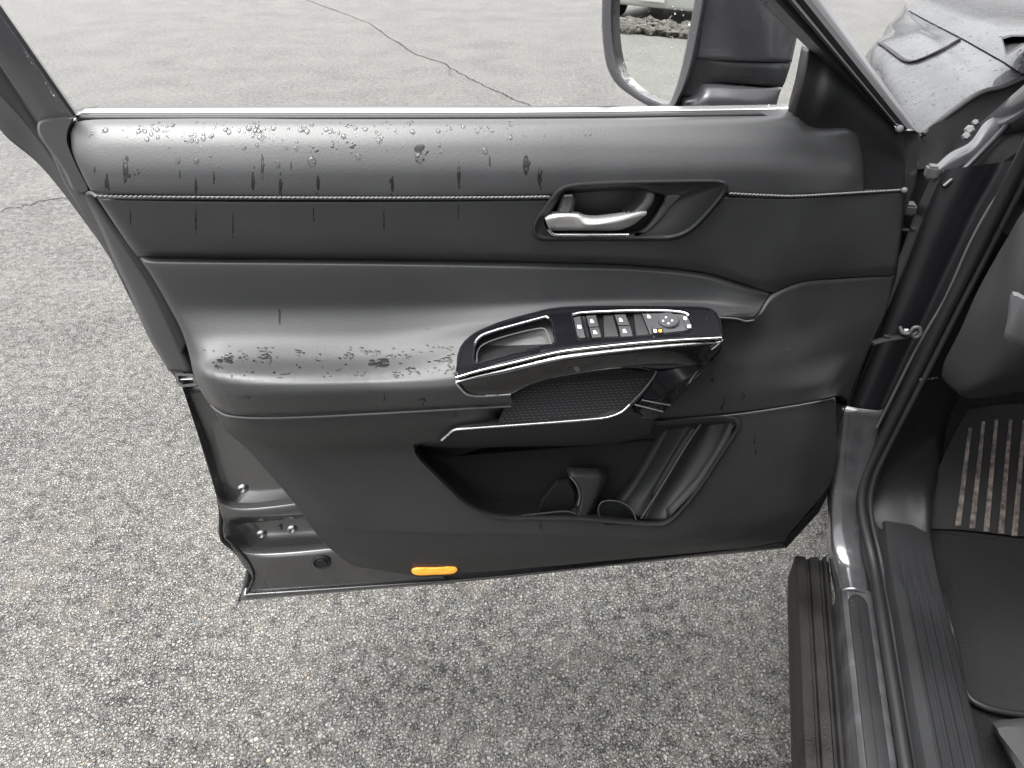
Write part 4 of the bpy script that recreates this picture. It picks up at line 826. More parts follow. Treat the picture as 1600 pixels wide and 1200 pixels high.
# jamb behind the fender edge with hinge covers and screws
FROWS = rows; DN = np.array((0, .002, -.003))
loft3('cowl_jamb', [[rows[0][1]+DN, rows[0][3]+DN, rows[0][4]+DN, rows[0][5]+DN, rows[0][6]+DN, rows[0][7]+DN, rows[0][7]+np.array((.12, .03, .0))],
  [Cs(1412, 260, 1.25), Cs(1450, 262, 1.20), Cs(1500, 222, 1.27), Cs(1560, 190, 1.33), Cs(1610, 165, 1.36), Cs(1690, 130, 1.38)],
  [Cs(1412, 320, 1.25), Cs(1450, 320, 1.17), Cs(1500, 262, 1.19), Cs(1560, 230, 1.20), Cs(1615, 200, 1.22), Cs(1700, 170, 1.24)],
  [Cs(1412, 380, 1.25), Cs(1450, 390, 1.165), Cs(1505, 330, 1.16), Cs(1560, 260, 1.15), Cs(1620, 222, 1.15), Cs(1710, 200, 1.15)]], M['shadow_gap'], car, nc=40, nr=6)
tube('fender_edge_fold', [FROWS[0][3]+DN, FROWS[0][4]+DN, FROWS[0][5]+DN, FROWS[0][6]+DN, FROWS[0][7]+DN], .0045, M['rubber'], car, sub=30)
loft3('fender_flange', [[Cs(1458, 262, 1.17), Cs(1485, 238, 1.20), Cs(1515, 222, 1.22), Cs(1540, 190, 1.26), Cs(1570, 176, 1.30), Cs(1605, 164, 1.34)],
  [Cs(1462, 270, 1.155), Cs(1490, 252, 1.18), Cs(1520, 236, 1.20), Cs(1545, 206, 1.235), Cs(1575, 184, 1.28), Cs(1608, 170, 1.32)],
  [Cs(1466, 282, 1.16), Cs(1495, 266, 1.18), Cs(1525, 246, 1.20), Cs(1550, 224, 1.23), Cs(1580, 200, 1.27), Cs(1612, 178, 1.31)]], M['paint'], car, nc=30, nr=4, skirt=(0, .01, -.01))
tube('fender_brace', [Cs(1474, 292, 1.135), Cs(1505, 266, 1.15), Cs(1545, 226, 1.19), Cs(1580, 190, 1.25), Cs(1612, 166, 1.30)], .004, M['jamb'], car, sub=24)
for (x, y, s, r_) in ((1514, 204, 1.22, .007), (1509, 214, 1.21, .006), (1523, 193, 1.24, .005)):
    disc('screw', Cs(x, y, s-.02), (-.2, -1, .5), [(r_, 0), (r_, .005), (r_*.6, .008)], M['grey'], car, seg=6)
box_ = lambda nm, c, hs_, m, bev=.003: box(nm, np.array(c)-np.array(hs_), np.array(c)+np.array(hs_), m, car, bev)
box_('hinge', Cs(1456, 268, 1.15), (.008, .01, .009), M['plate'])
box_('hinge', Cs(1419, 325, 1.19), (.010, .012, .008), M['plate'])
box_('hinge_pin', Cs(1413, 357, 1.19), (.006, .006, .002), M['steel'], .001)
box_('hinge_pin', Cs(1386, 525, 1.10), (.005, .003, .002), M['steel'], .001)
tube('check_strap', [Cs(1362, 536, 1.085), Cs(1385, 530, 1.10), Cs(1420, 525, 1.12)], .006, M['rubber'], car, sub=8, flat=.5)
tube('check_strap_bracket', [Cs(1406, 510, 1.115), Cs(1411, 520, 1.11), Cs(1420, 521, 1.11), Cs(1428, 512, 1.11), Cs(1436, 512, 1.112), Cs(1438, 522, 1.112), Cs(1430, 527, 1.112), Cs(1424, 521, 1.112)], .0028, M['plate'], car, sub=40)
for x, y in ((1414, 517), (1431, 520)): disc('bolt', Cs(x, y, 1.12), (0, -1, .2), [(.006, 0), (.006, .006), (.003, .008)], M['steel'], car, seg=6)
tube('wire_clip', [Cs(1518, 403, 1.10), Cs(1521, 412, 1.095), Cs(1519, 424, 1.10)], .0018, M['grey'], car, sub=10)

# interior: kick panel, dash, footwell
loft3('kick_panel', [
 [K(.370, 1.085, .478), K(.39, 1.09, .482), K(.42, 1.09, .484), K(.450, 1.085, .480), K(.458, 1.09, .44)],
 [Cs(1362, 790, 1.125), Cs(1380, 780, 1.14), Cs(1420, 778, 1.15), Cs(1448, 776, 1.15), Cs(1458, 790, 1.16)],
 [Cs(1376, 735, 1.155), Cs(1396, 725, 1.20), Cs(1430, 722, 1.23), Cs(1462, 720, 1.25), Cs(1474, 725, 1.28)],
 [Cs(1410, 660, 1.15), Cs(1430, 655, 1.22), Cs(1458, 655, 1.28), Cs(1480, 655, 1.33), Cs(1500, 655, 1.40)],
 [Cs(1440, 600, 1.14), Cs(1462, 596, 1.22), Cs(1482, 600, 1.30), Cs(1500, 605, 1.36), Cs(1520, 610, 1.44)],
 [Cs(1480, 520, 1.13), Cs(1500, 520, 1.20), Cs(1520, 530, 1.30), Cs(1540, 540, 1.38), Cs(1560, 545, 1.46)],
 [Cs(1560, 360, 1.10), Cs(1580, 370, 1.18), Cs(1600, 380, 1.28), Cs(1620, 390, 1.36), Cs(1640, 400, 1.44)]], M['vinyl_dark'], car, nc=30, nr=6)
tube('kick_panel_clip', [Cs(1437, 593, 1.115), Cs(1452, 592, 1.12), Cs(1464, 590, 1.14)], .0016, M['chrome'], car, sub=6)
loft3('dash_lower', [
 [Cs(1546, 420, 1.06), Cs(1575, 370, 1.04), Cs(1605, 325, 1.02), Cs(1680, 280, 1.0), Cs(1800, 250, .98), Cs(2300, 200, 1.0)],
 [Cs(1512, 490, 1.06), Cs(1545, 470, 1.02), Cs(1585, 450, .97), Cs(1660, 420, .93), Cs(1800, 400, .90), Cs(2300, 380, .93)],
 [Cs(1478, 560, 1.08), Cs(1515, 555, 1.03), Cs(1560, 540, .98), Cs(1640, 530, .94), Cs(1800, 520, .92), Cs(2300, 520, .95)],
 [Cs(1472, 582, 1.09), Cs(1495, 604, 1.05), Cs(1530, 596, 1.01), Cs(1600, 572, .98), Cs(1800, 560, .96), Cs(2300, 560, .98)],
 [Cs(1474, 592, 1.12), Cs(1505, 617, 1.10), Cs(1540, 612, 1.08), Cs(1605, 598, 1.05), Cs(1800, 590, 1.04), Cs(2300, 590, 1.04)],
 [Cs(1480, 600, 1.20), Cs(1510, 622, 1.20), Cs(1545, 620, 1.20), Cs(1610, 610, 1.20), Cs(1800, 600, 1.2), Cs(2300, 600, 1.2)]], M['vinyl_low'], car, nc=50, nr=6)
rings('column_shroud', [[(1582, 455, .92), (1600, 462, .90), (1660, 480, .88), (1660, 560, .88), (1600, 540, .90), (1570, 532, .93), (1574, 500, .93)], [(1584, 462, .88), (1600, 468, .86), (1655, 486, .84), (1655, 550, .84), (1602, 532, .86), (1576, 524, .88), (1579, 500, .88)]], M['grey'], car, n=40, unproj=Cs, soft=True, autosm=50)
# floor and toe board
FZ = .335
prof = []
V = []; Fc = []
fl = [(-1.2, FZ), (.3, FZ), (.98, FZ), (1.06, FZ+.012), (1.14, FZ+.05), (1.30, FZ+.19), (1.42, FZ+.34), (1.48, FZ+.52)]
prof_rows = [[K(.440, s, z), K(.47, s, z), K(.75, s, z), K(1.12, s, z)] for s, z in fl]
loft3('floor_carpet', prof_rows, M['carpet'], car, nc=20, nr=4)
# footrest with worn ribs (flat slab on the toe board)
def toe(px, py, dz=0.0):          # point on the sloping toe board seen at a pixel
    d = ray(px, py); best = None
    for i in range(len(fl)-1):
        (s0, z0), (s1, z1) = fl[i], fl[i+1]
        # z - z0 = k (s - s0)
        k_ = (z1-z0)/(s1-s0); df = d @ FF
        t = (z0-H-k_*s0+dz)/(d[2]-k_*df) if abs(d[2]-k_*df) > 1e-9 else -1
        s = t*df
        if t > 0 and s0-.02 <= s <= s1+.02: best = np.array((0, 0, H))+d*t; break
    if best is None: best = np.array((0, 0, H))+d*((H-FZ)/-d[2])
    return _car(best)
mz = .018
MATO = [(1448, 829), (1500, 829), (1560, 836), (1620, 842), (1700, 850), (1700, 1124), (1600, 1117), (1540, 1105), (1515, 1092), (1504, 1070), (1494, 1010), (1480, 960), (1462, 900), (1450, 860)]
fm = empty('floor_mat', tuple(car_loc*0+np.array([Vector(Matrix.Rotation(-CA, 3, 'Z') @ Vector((*(Cz(1560, 980, FZ)[:2]), 0)))[i] for i in range(3)])+np.array((car_loc[0], car_loc[1], FZ))), -CA)
tag(fm, 'black carpet floor mat with worn rubber ribs on the driver footwell floor', 'floor mat')
fo = np.array(_car(np.array(fm.location)))
def inm(p): return np.array(p)-fo
P = cr(np.asarray(MATO, float), 90, closed=True)
def mz_ring(ins, dz): return [inm(toe(p[0], p[1], dz)) for p in inset(P, ins)]
segs = [mz_ring(0, .002), mz_ring(0, .012), mz_ring(2.5, .018), mz_ring(6, .019), mz_ring(8, .016)]
V = [v for r in segs for v in r]; k = 90
Fc = [(i*k+j, i*k+(j+1) % k, (i+1)*k+(j+1) % k, (i+1)*k+j) for i in range(4) for j in range(k)]+[tuple(range(4*k, 5*k))]
link('mat_carpet', V, Fc, M['mat'], fm, autosm=60)
tube('mat_binding', [inm(toe(p[0], p[1], .014)) for p in cr([(1455, 880), (1464, 905), (1480, 958), (1494, 1008), (1504, 1066), (1515, 1090), (1540, 1105), (1600, 1117), (1690, 1124)], 60)], .006, M['rubber'], fm, seg=8)
# ribbed heel plate: upper part of the mat rising up the toe board
HP = [(1448, 826), (1462, 740), (1490, 680), (1512, 640), (1560, 632), (1700, 628), (1700, 848), (1620, 840), (1560, 834), (1500, 827)]
P2 = cr(np.asarray(HP, float), 60, closed=True, soft=False)
fs, fe = 1.16, None
def hp(px, py, dz=0):            # gently inclined plate
    d = ray(px, py); o0 = np.array((0, 0, H)); k_ = .92; s0 = 1.14; z0 = FZ+.078+dz
    t = (z0-H-k_*s0)/(d[2]-k_*(d @ FF)); return _car(o0+d*t)
ra = [inm(hp(p[0], p[1], -.012)) for p in P2]; rb = [inm(hp(p[0], p[1], 0)) for p in P2]
link('heel_plate', ra+rb, [(j, (j+1) % 60, 60+(j+1) % 60, 60+j) for j in range(60)]+[tuple(range(60, 120))], M['vinyl_dark'], fm, autosm=40)
for (x0, y0, x1, y1) in ((1516, 668, 1497, 822), (1537, 658, 1519, 826), (1557, 655, 1541, 831), (1579, 655, 1564, 834), (1601, 656, 1585, 838), (1622, 656, 1610, 841), (1644, 656, 1634, 843)):
    a = 5.2
    q = [(x0-a*.6, y0), (x0+a*.6, y0), (x1+a, y1), (x1-a, y1)]
    V = [inm(hp(x, y, -.002)) for x, y in q]+[inm(hp(x, y, .006)) for x, y in inset(q, .9)[:, :2]]
    link('rib', V, [(4, 5, 6, 7)]+[(i, (i+1) % 4, 4+(i+1) % 4, 4+i) for i in range(4)], M['rib'], fm, smooth=False)
# seat slider cover and seat
rings('seat_rail_cover', [[(1550, 1128, .36), (1575, 1124, .36), (1640, 1130, .36), (1700, 1400, .36), (1640, 1400, .36), (1585, 1210, .36), (1568, 1170, .36)], [(1552, 1132, .41), (1575, 1128, .415), (1636, 1136, .415), (1690, 1380, .415), (1640, 1380, .415), (1590, 1204, .41), (1572, 1170, .41)], [(1558, 1138, .42), (1578, 1136, .425), (1626, 1144, .425), (1680, 1360, .425), (1650, 1360, .425), (1600, 1200, .42), (1580, 1170, .42)]], M['dimgrey'], car, n=50, unproj=Cz, soft=True)
def cushion(name, lo, hi, m, bev, rx=0, piv=None):
    o = box(name, lo, hi, m, car, bev, 4)
    if rx:
        Mx = Matrix.Translation(Vector(piv)) @ Matrix.Rotation(R(rx), 4, 'X') @ Matrix.Translation(-Vector(piv)); o.data.transform(Mx)
    return o
cushion('seat_base', K(.56, -.15, .36), K(1.02, .26, .52), M['vinyl_dark'], .02)
cushion('seat_cushion', K(.54, -.22, .52), K(1.04, .28, .64), M['vinyl'], .05)
cushion('seat_backrest', K(.55, -.34, .62), K(1.03, -.20, 1.28), M['vinyl'], .05, rx=14, piv=K(.8, -.25, .62))
cushion('headrest', K(.67, -.30, 1.32), K(.91, -.20, 1.50), M['vinyl'], .04, rx=14, piv=K(.8, -.25, .62))
cushion('dashboard', K(.42, 1.02, .88), K(2.02, 1.36, 1.10), M['vinyl_dark'], .06)
# steering wheel
sw = K(.80, .62, .98); ax = np.array((0, -1, .45)); ax /= np.linalg.norm(ax); a1 = np.array((1., 0, 0)); a2 = np.cross(ax, a1)
tube('steering_wheel', [sw+.185*(math.cos(t)*a1+math.sin(t)*a2) for t in np.linspace(0, 2*math.pi, 49)], .015, M['vinyl'], car, seg=10, cap=False)
tube('wheel_spoke', [sw-.175*a1, sw, sw+.175*a1], .018, M['vinyl_dark'], car, sub=10); disc('wheel_hub', sw-ax*.02, ax, [(.06, 0), (.06, .03), (.03, .045)], M['vinyl_low'], car)
tube('steering_column', [sw-ax*.02, sw-ax*.35], .04, M['vinyl_dark'], car, seg=12, sub=4)

seam = lambda pts, r_, nm='hood_seam': tube(nm, pts, r_, M['rubber'], car, sub=40, flat=.6)
SRb = [Cz(x, y, z) for x, y, z in SR]
hr = [[p+np.array((0, 0, .002)), p+np.array((.02, 0, .02)), p+np.array((.15, .0, .035)), np.array((0.0, p[1]+.12, 1.20)), np.array((.45, p[1]+.08, 1.195)), np.array((.82, p[1]-.02, 1.14)), np.array((.93, p[1]-.05, 1.02))] for p in SRb]
loft3('hood', hr, M['fender'], car, nc=50, nr=5)
fr_ = hr[-1]; loft3('front_bumper', [fr_, [q+np.array((0, .10, -.10)) for q in fr_], [q+np.array((0, .14, -.5)) for q in fr_], [q+np.array((0, .05, -.8)) for q in fr_]], M['paint'], car, nc=40, nr=5)
def scene_bvh(objs):
    V = []; P_ = []
    bpy.context.view_layer.update()
    for o in objs:
        if o.type != 'MESH': continue
        b_ = len(V); mw_ = o.matrix_world; V += [mw_ @ v.co for v in o.data.vertices]; P_ += [tuple(b_+i for i in p.vertices) for p in o.data.polygons]
    return BVHTree.FromPolygons(V, P_)
CAMP = Vector((0, 0, H))
def hit(bvh, px, py):
    d = Vector(ray(px, py)).normalized(); r = bvh.ray_cast(CAMP, d); return (r[0], r[1] if r[1].dot(d) < 0 else -r[1]) if r[0] is not None else (None, None)
fb_ = scene_bvh([bpy.data.objects['front_fender'], bpy.data.objects['hood']])
pts = []
for q in cr([(1374, 68), (1380, 71), (1398, 84), (1412, 94), (1424, 97.5), (1440, 94), (1470, 80), (1499, 63)], 50):
    p, n_ = hit(fb_, *q)
    if p is not None: pts.append(np.array(car.matrix_world.inverted() @ (p+n_*.0015)))
seam(pts, .005)
# cowl vent opening at the windscreen foot
rings('cowl_vent', [[(1564, 58, 1.205), (1580, 54, 1.205), (1640, 54, 1.205), (1640, 80, 1.205), (1600, 70, 1.205), (1572, 88, 1.200)], [(1564, 58, 1.222), (1580, 54, 1.222), (1640, 54, 1.222), (1640, 80, 1.222), (1600, 70, 1.222), (1572, 88, 1.216)], [(1567, 61, 1.222), (1581, 57, 1.222), (1638, 57, 1.222), (1636, 76, 1.222), (1598, 67, 1.222), (1573, 83, 1.216)], [(1567, 61, 1.212), (1581, 57, 1.212), (1638, 57, 1.212), (1636, 76, 1.212), (1598, 67, 1.212), (1573, 83, 1.206)]], M['rubber'], car, n=50, unproj=Cz)
# ---- rest of the shell (out of frame, shades the cabin)
RZ = 1.74
rf = [[K(.46, s, z-.06), K(.56, s, z-.01), K(.9, s, z+.015), K(1.22, s, z+.02), K(1.54, s, z+.015), K(1.88, s, z-.01), K(1.98, s, z-.06)] for s, z in ((.55, RZ-.12), (.30, RZ-.03), (-.2, RZ), (-1.2, RZ), (-2.2, RZ-.05))]
loft3('roof', rf, M['paint'], car, nc=30, nr=4, skirt=(0, 0, -.03))
tube('front_pillar', [K(.40, 1.33, 1.10), K(.43, .95, 1.38), K(.47, .58, 1.60), K(.49, .40, 1.67)], .032, M['paint'], car, seg=12, sub=16)
tube('front_pillar', [K(2.04, 1.33, 1.10), K(2.01, .95, 1.38), K(1.97, .58, 1.60), K(1.95, .40, 1.67)], .032, M['paint'], car, seg=12, sub=16)
tube('centre_pillar', [K(.38, -.14, .44), K(.36, -.13, 1.05), K(.44, -.10, 1.60), K(.48, -.10, 1.70)], [.075, .06, .045, .04], M['vinyl_dark'], car, seg=14, sub=16)
tube('roof_rail_trim', [K(.47, .50, 1.62), K(.47, .2, 1.68), K(.46, -.6, 1.69), K(.46, -2.0, 1.66)], .03, M['vinyl_dark'], car, seg=10, sub=14)
loft3('windscreen', [[K(.42, 1.34, 1.12), K(1.22, 1.50, 1.13), K(2.02, 1.34, 1.12)], [K(.47, .58, 1.60), K(1.22, .66, 1.66), K(1.97, .58, 1.60)]], M['glassdark'], car, nc=16, nr=4, skirt=(0, .004, .004))
loft3('far_side', [[K(2.17, s, .30), K(2.20, s, .62), K(2.17, s, 1.02), K(2.12, s, 1.12)] for s in (1.3, .4, -.6, -1.6, -2.5)], M['paint'], car, nc=14, nr=4, skirt=(-.06, 0, 0))
loft3('far_side_glass', [[K(2.11, s, 1.12), K(2.06, s, 1.35), K(1.98, s, 1.64)] for s in (1.0, .2, -.8, -2.2)], M['glassdark'], car, nc=10, nr=4, skirt=(-.006, 0, 0))
loft3('rear_door', [[K(.27, s, .36), K(.22, s, .62), K(.24, s, 1.02), K(.30, s, 1.14)] for s in (-.16, -.6, -1.1)], M['paint'], car, nc=14, nr=4, skirt=(.06, 0, 0))
loft3('rear_quarter', [[K(.27, s, .36), K(.22, s, .62), K(.24, s, 1.02), K(.30, s, 1.14)] for s in (-1.11, -1.7, -2.4)], M['paint'], car, nc=14, nr=4, skirt=(.06, 0, 0))
loft3('rear_side_glass', [[K(.30, s, 1.14), K(.37, s, 1.38), K(.46, s, 1.64)] for s in (-.2, -.9, -2.2)], M['glassdark'], car, nc=10, nr=4, skirt=(.006, 0, 0))
loft3('tailgate', [[K(.30, -2.4, .4), K(.9, -2.48, .4), K(1.5, -2.48, .4), K(2.14, -2.4, .4)], [K(.28, -2.42, 1.1), K(.9, -2.52, 1.1), K(1.5, -2.52, 1.1), K(2.14, -2.42, 1.1)], [K(.46, -2.2, 1.68), K(.9, -2.25, 1.70), K(1.5, -2.25, 1.70), K(1.98, -2.2, 1.68)]], M['paint'], car, nc=16, nr=4, skirt=(0, .05, 0))
def wheel(parent, c, axdir, r_=.37, wd=.24):
    t_ = disc('wheel', c, axdir, [(r_*.62, 0), (r_*.92, .0), (r_, .04), (r_, wd-.04), (r_*.92, wd), (r_*.66, wd), (r_*.60, wd-.03)], M['tyre'], parent, seg=48)
    rm_ = disc('rim', np.array(c)+np.array(axdir)*(wd-.035), axdir, [(r_*.62, 0), (r_*.62, .02), (r_*.55, .01), (r_*.14, .022), (r_*.12, .03)], M['alloy'], t_, seg=30)
    return t_
for s_ in (2.05, -1.75):
    wheel(car, K(.50, s_, .37), (-1, 0, 0)); wheel(car, K(1.94, s_, .37), (1, 0, 0))
loft3('underbody', [[K(.36, s, .22), K(1.2, s, .20), K(2.08, s, .22)] for s in (2.4, -2.3)], M['rubber'], car, nc=4, nr=2, skirt=(0, 0, .05))

# ================================================================== things seen in the door mirror
bpy.context.view_layer.update()
def parked(loc, rz, label):
    r = empty('parked_car', loc, rz); tag(r, label, 'car')
    # x forward, y left
    def P3(x, y, z): return np.array((x, y, z), float)
    sec = [(-2.2, .55, .95), (-2.1, .45, 1.05), (-1.0, .35, 1.05), (0, .33, 1.02), (1.0, .35, 1.0), (1.9, .42, .90), (2.2, .5, .72)]
    rows = [[P3(x, -.88, lo), P3(x, -.95, (lo+hi)/2), P3(x, -.88, hi), P3(x, -.3, hi+.03), P3(x, .3, hi+.03), P3(x, .88, hi), P3(x, .95, (lo+hi)/2), P3(x, .88, lo)] for x, lo, hi in sec]
    loft3('body', rows, M['white'], r, nc=40, nr=5)
    loft3('front_end', [[P3(2.2, y, .25), P3(2.27, y, .5), P3(2.22, y, .74)] for y in (-.85, -.4, 0, .4, .85)], M['white'], r, nc=10, nr=4, skirt=(-.1, 0, 0))
    loft3('back_end', [[P3(-2.2, y, .25), P3(-2.26, y, .6), P3(-2.2, y, .97)] for y in (-.85, -.4, 0, .4, .85)], M['white'], r, nc=10, nr=4, skirt=(.1, 0, 0))
    loft3('cabin', [[P3(x, -.80, z0), P3(x, -.62, z1), P3(x, .62, z1), P3(x, .80, z0)] for x, z0, z1 in ((-1.9, 1.03, 1.15), (-1.3, 1.03, 1.50), (0, 1.0, 1.55), (.5, 1.0, 1.45), (1.1, .98, 1.02))], M['glassdark'], r, nc=20, nr=4)
    loft3('roof_panel', [[P3(x, -.6, z), P3(x, 0, z+.03), P3(x, .6, z)] for x, z in ((-1.3, 1.52), (0, 1.57), (.5, 1.47))], M['white'], r, nc=10, nr=4, skirt=(0, 0, -.02))
    for y in (-.93, .93):
        loft3('side_skirt', [[P3(x, y, .22), P3(x, y*1.01, .4), P3(x, y, .6)] for x in (-1.0, 0, 1.0)], M['white'], r, nc=8, nr=3, skirt=(0, -.04*np.sign(y), 0))
        for x in (-1.35, 1.35): wheel(r, (x, y-.2*np.sign(y), .33), (0, float(np.sign(y)), 0), .33, .22)
    for y in (-.65, .65): box('headlight', (2.12, y-.18, .62), (2.27, y+.18, .76), M['lamp'], r, .02)
    box('grille', (2.18, -.35, .45), (2.30, .35, .62), M['glassdark'], r, .02)
    box('number_plate', (2.29, -.22, .34), (2.31, .22, .44), M['icon'], r, .004)
    return r
def refl(px, py, z=0):           # where the mirror looks
    nW = EU*GP.n[0]+EW*GP.n[1]+np.array((0, 0, 1))*GP.n[2]
    d = ray(px, py); g = GP(px, py, 0); o = HINGE+EU*g[0]+EW*g[1]+np.array((0, 0, g[2])); r = d-2*(d@nW)*nW; r /= np.linalg.norm(r)
    return o, r
o_, r_ = refl(1018, 36); tt = (o_[2]-.16)/(-r_[2]); fp = o_+r_*tt; hd = np.array((r_[0], r_[1], 0)); hd /= np.linalg.norm(hd); sdv = np.array((-hd[1], hd[0], 0))
cl = fp+hd*3.6+sdv*.5; parked((cl[0], cl[1], 0), math.atan2(-hd[1], -hd[0])+R(14), 'white parked car standing across the asphalt, seen only in the door mirror')
def rubble():
    V = []; F_ = []
    ico = bmesh.new(); bmesh.ops.create_icosphere(ico, subdivisions=1, radius=1); iv = np.array([v.co for v in ico.verts]); fi = [tuple(v.index for v in f.verts) for f in ico.faces]; ico.free()
    for i in range(2400):
        r_ = .05+rng.random()*.11; u_ = rng.random()**1.6*5; v_ = -6+rng.random()*12; c = fp+hd*(u_*1.1-.1)+sdv*v_; c[2] = .04+u_*.05
        if abs(v_-.5) < 1.25 and u_ > .95: continue
        b_ = len(V); q = iv*(1+rng.normal(0, .16, (len(iv), 1)))*r_*np.array((1, .8, .6)); V += list(q+c); F_ += [tuple(b_+a for a in f) for f in fi]
    o = link('rubble_bank', V, F_, M['rock'], smooth=False); tag(o, 'bank of dark broken rocks and soil around the white parked car', 'rocks', kind='stuff')
rubble()
def shrub(x, y, h, lab):
    r = empty('shrub', (x, y, 0)); tag(r, lab, 'shrub', 'shrubs on the rocky bank')
    for k in range(5): tube('stem', [(0, 0, 0), (rng.normal(0, .1), rng.normal(0, .1), h*.5), (rng.normal(0, .3), rng.normal(0, .3), h*.9)], [.02, .008], M['bark'], r, seg=5, sub=6)
    V = []; F_ = []
    for k in range(1500):
        c = rng.normal(0, 1, 3); c /= np.linalg.norm(c); c *= (rng.random()**.4)*np.array((h*.6, h*.6, h*.5))*(.7+.3*math.sin(c[0]*7)*math.cos(c[1]*6)); c[2] += h*.6
        a = rng.normal(0, 1, 3); a /= np.linalg.norm(a); b2 = np.cross(a, rng.normal(0, 1, 3)); b2 /= np.linalg.norm(b2); l = .05+.04*rng.random(); b_ = len(V)
        V += [c-a*l, c+b2*l*.35, c+a*l, c-b2*l*.35]; F_.append((b_, b_+1, b_+2, b_+3))
    link('foliage', V, F_, M['leaf'], r, smooth=False)
for u_, v_, h, lab in ((2.2, -2.6, 1.3, 'tall green shrub growing on the rocky bank at its near end'), (1.8, 2.3, .9, 'low green shrub on the rocky bank beside the white car'), (3.0, 4.6, 1.2, 'round green shrub at the far end of the rocky bank')): q_ = fp+hd*u_+sdv*v_; shrub(q_[0], q_[1], h, lab)

# ================================================================== rain water
bvh = scene_bvh([o for o in sc.objects if o.type == 'MESH' and o.name.split('.')[0] not in ('asphalt_ground',)])
dV = []; dF = []
ico = bmesh.new(); bmesh.ops.create_icosphere(ico, subdivisions=2, radius=1); IV = np.array([v.co for v in ico.verts]); IF = [tuple(v.index for v in f.verts) for f in ico.faces]; ico.free()
def drop(px, py, r_, flat=.45, stretch=1.0):
    p, n_ = hit(bvh, px, py)
    if p is None: return
    n_ = np.array(n_); p = np.array(p); down = np.array((0, 0, -1.)); t1 = down-n_*(down@n_)
    if np.linalg.norm(t1) < .05: t1 = np.array((1., 0, 0))-n_*n_[0]
    t1 /= np.linalg.norm(t1); t2 = np.cross(n_, t1); b_ = len(dV)
    q = IV*(1+rng.normal(0, .05, (len(IV), 1)))
    dV.extend(list(p+(q[:, :1]*t1*stretch+q[:, 1:2]*t2+q[:, 2:]*n_*flat)*r_)); dF.extend([tuple(b_+a for a in f) for f in IF])
fV = []; fF = []
def film(px, py, rx, ry, jag=.16, h=.0003, n=18):
    p0, n0 = hit(bvh, px, py)
    if p0 is None: return
    rad = 1+rng.normal(0, jag, n); rad = np.clip((rad+np.roll(rad, 1)*.4)/1.4, .35, 1.7); ring = []
    for k in range(n):
        th = 2*math.pi*k/n; p, n_ = hit(bvh, px+rx*rad[k]*math.cos(th), py+ry*rad[k]*math.sin(th))
        if p is None or (p-p0).length > .05: return
        ring.append((np.array(p), np.array(n_)))
    b_ = len(fV); P0 = np.array(p0); N0 = np.array(n0)
    for p, n_ in ring: fV.append(p+n_*.00006)
    for p, n_ in ring: fV.append(P0+(p-P0)*.72+n_*h*.75)
    fV.append(P0+N0*h)
    for k in range(n):
        k2 = (k+1) % n; fF.append((b_+k, b_+k2, b_+n+k2, b_+n+k)); fF.append((b_+n+k, b_+n+k2, b_+2*n))
def splash(px, py, rx, ry, cnt=14, s=.38):
    for k in range(cnt):
        a = rng.random()*2*math.pi; q = rng.random()**.6
        z_ = .3+rng.random()**1.5*.9; film(px+rx*q*math.cos(a), py+ry*q*math.sin(a), rx*s*z_, ry*s*z_, n=14)
# beads along the top of the upper pad
for cx, cy, sx, sy, cnt in ((150, 207, 14, 6, 16), (235, 203, 28, 9, 60), (300, 212, 25, 9, 46), (335, 200, 30, 8, 30), (415, 205, 26, 11, 70), (470, 198, 25, 7, 26), (530, 203, 30, 10, 40), (600, 203, 26, 9, 34), (720, 202, 40, 8, 24), (800, 205, 45, 10, 22), (300, 240, 90, 18, 16), (500, 228, 80, 10, 14), (700, 235, 90, 14, 10), (950, 205, 60, 10, 8)):
    for k in range(int(cnt*.6)): drop(cx+rng.normal(0, 1)*sx*.7, max(190, cy+rng.normal(0, 1)*sy*.8), .0008+rng.random()**3*.0024, .28, 1+rng.random()*.6)
for x, y, r_ in ((487, 252, .0045), (655, 246, .0050), (560, 245, .003), (758, 236, .003), (389, 200, .0035), (1248, 186, .003), (387, 622, .0035), (500, 612, .002), (575, 612, .0025), (612, 611, .0025), (656, 610, .002), (1232, 548, .0025), (770, 815, .0018)): drop(x, y, r_, .5, 1.3)
for x, y, rx, ry in ((167, 288, 4, 17), (196, 266, 6, 22), (306, 292, 3, 15), (395, 284, 3.5, 17), (410, 262, 3, 20), (438, 292, 3.5, 14), (497, 287, 3.5, 14), (613, 288, 3.5, 14), (717, 272, 3.5, 24), (822, 258, 7, 17), (843, 276, 4, 17), (765, 251, 1.5, 10), (281, 272, 1.2, 8), (334, 280, 1.4, 10), (148, 265, 1.2, 6), (455, 258, 1.3, 7), (437, 497, 2.2, 13), (306, 345, 1.2, 24), (364, 350, 1.0, 22), (490, 335, 1.2, 12), (600, 345, 1.0, 20), (204, 340, 1.2, 14), (716, 330, 1.0, 14)):
    film(x, y, rx*.75, ry*.9, .10, .0002, 28)
    for k in range(int(ry*.35)): film(x+rng.normal(0, .5)*rx, y+rng.normal(0, .5)*ry, max(.7, rx*.3), 1.6+rng.random()*3, n=10)
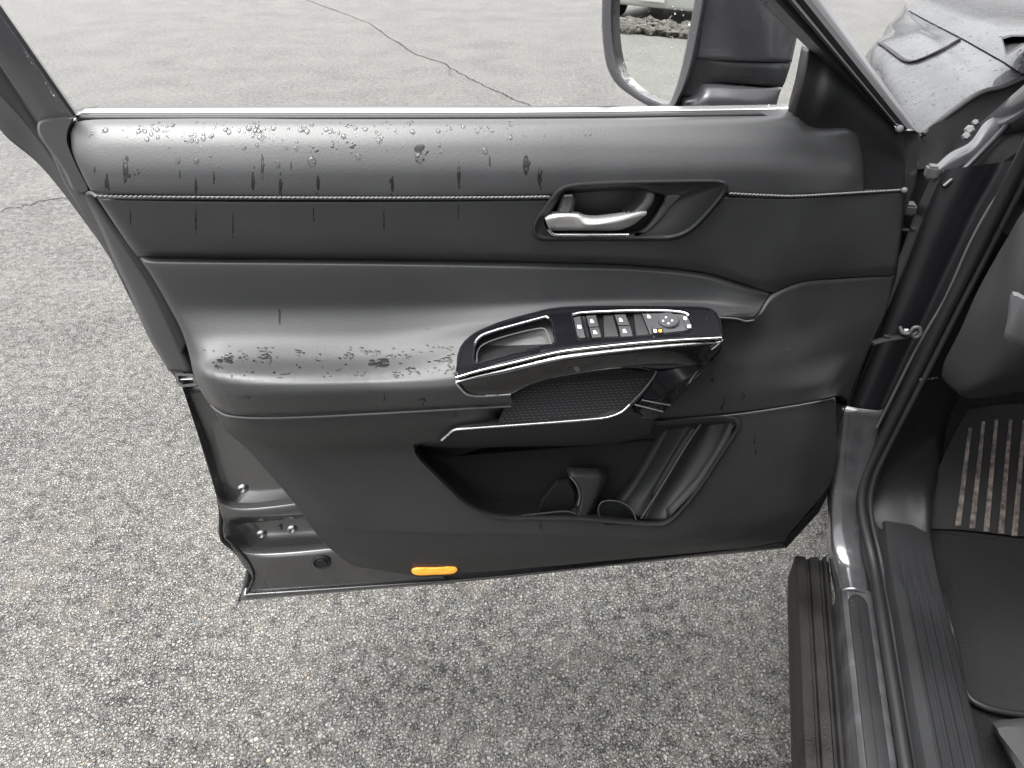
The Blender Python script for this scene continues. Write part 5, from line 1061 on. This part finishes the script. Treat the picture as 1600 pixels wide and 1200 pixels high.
for x, y, rx, ry, cnt in ((655, 238, 14, 16, 10), (522, 229, 7, 6, 7), (548, 226, 9, 7, 7), (490, 232, 9, 7, 5), (213, 269, 5, 5, 5), (352, 561, 13, 8, 16), (344, 574, 7, 6, 7), (382, 561, 8, 5, 7), (414, 551, 11, 8, 14), (416, 561, 12, 5, 8), (468, 552, 10, 5, 8), (497, 563, 7, 4, 4), (546, 556, 10, 7, 11), (570, 548, 12, 5, 7), (588, 552, 9, 6, 9), (590, 569, 17, 8, 20), (612, 558, 8, 5, 8), (637, 560, 7, 4, 5), (644, 579, 12, 6, 11), (676, 578, 12, 5, 8), (695, 562, 13, 7, 12), (703, 577, 9, 6, 8), (700, 545, 9, 4, 5), (668, 513, 6, 3, 4), (620, 586, 12, 4, 6), (560, 587, 10, 3, 4), (440, 588, 14, 3, 4), (320, 545, 5, 3, 3), (393, 582, 6, 3, 3), (660, 628, 6, 8, 5), (1112, 590, 4, 9, 5), (1160, 620, 4, 8, 5), (1128, 630, 5, 9, 6), (1180, 690, 3, 18, 6), (845, 820, 3, 8, 5), (600, 620, 3, 9, 4), (713, 652, 2, 9, 4)):
    splash(x, y, rx, ry, cnt)
for k in range(70): film(330+rng.random()*380, 540+rng.random()*50, 1.2+rng.random()*2.2, 1+rng.random()*1.4, n=9)
# beads on the mirror, its cap, the window frame, the console and the metal edge
for k in range(70): drop(962+rng.random()*112, rng.random()*152, .0005+rng.random()**3*.0014, .3, 1)
for k in range(110): drop(1075+rng.random()*160, rng.random()*172, .0007+rng.random()**3*.0024, .6, 1)
for k in range(70):
    t = rng.random(); drop(942+rng.normal(0, 2)+max(0, t-.55)*200, t*170, .0010+rng.random()*.0012, .7, 1)
for k in range(60): drop(735+rng.random()*385, 488+rng.random()*90, .0006+rng.random()**3*.0012, .6, 1)
for k in range(50):
    t = rng.random(); drop(10+t*90, 35+t*140, .0006+rng.random()**2*.0012, .6, 1)
for k in range(420):
    a, b_ = rng.random(2); x = 1370+a*230; y = 12+b_*190
    p, n_ = hit(fb_, x, y)
    if p is not None: drop(x, y, .0009+rng.random()**3*.0018, .5, 1.0)
for k in range(80):
    t = rng.random(); drop(1310+t*90, 870+t*300, .0008+rng.random()**2*.0012, .5, 1)
o = link('water_drops', dV, dF, M['water'], kind='stuff'); tag(o, 'clear beads of rain standing on the door trim, mirror and fender', 'water drops')
o = link('wet_patches', fV, fF, M['wet'], kind='stuff'); tag(o, 'dark wet splashes and runs on the black door trim and armrest', 'wet splashes')
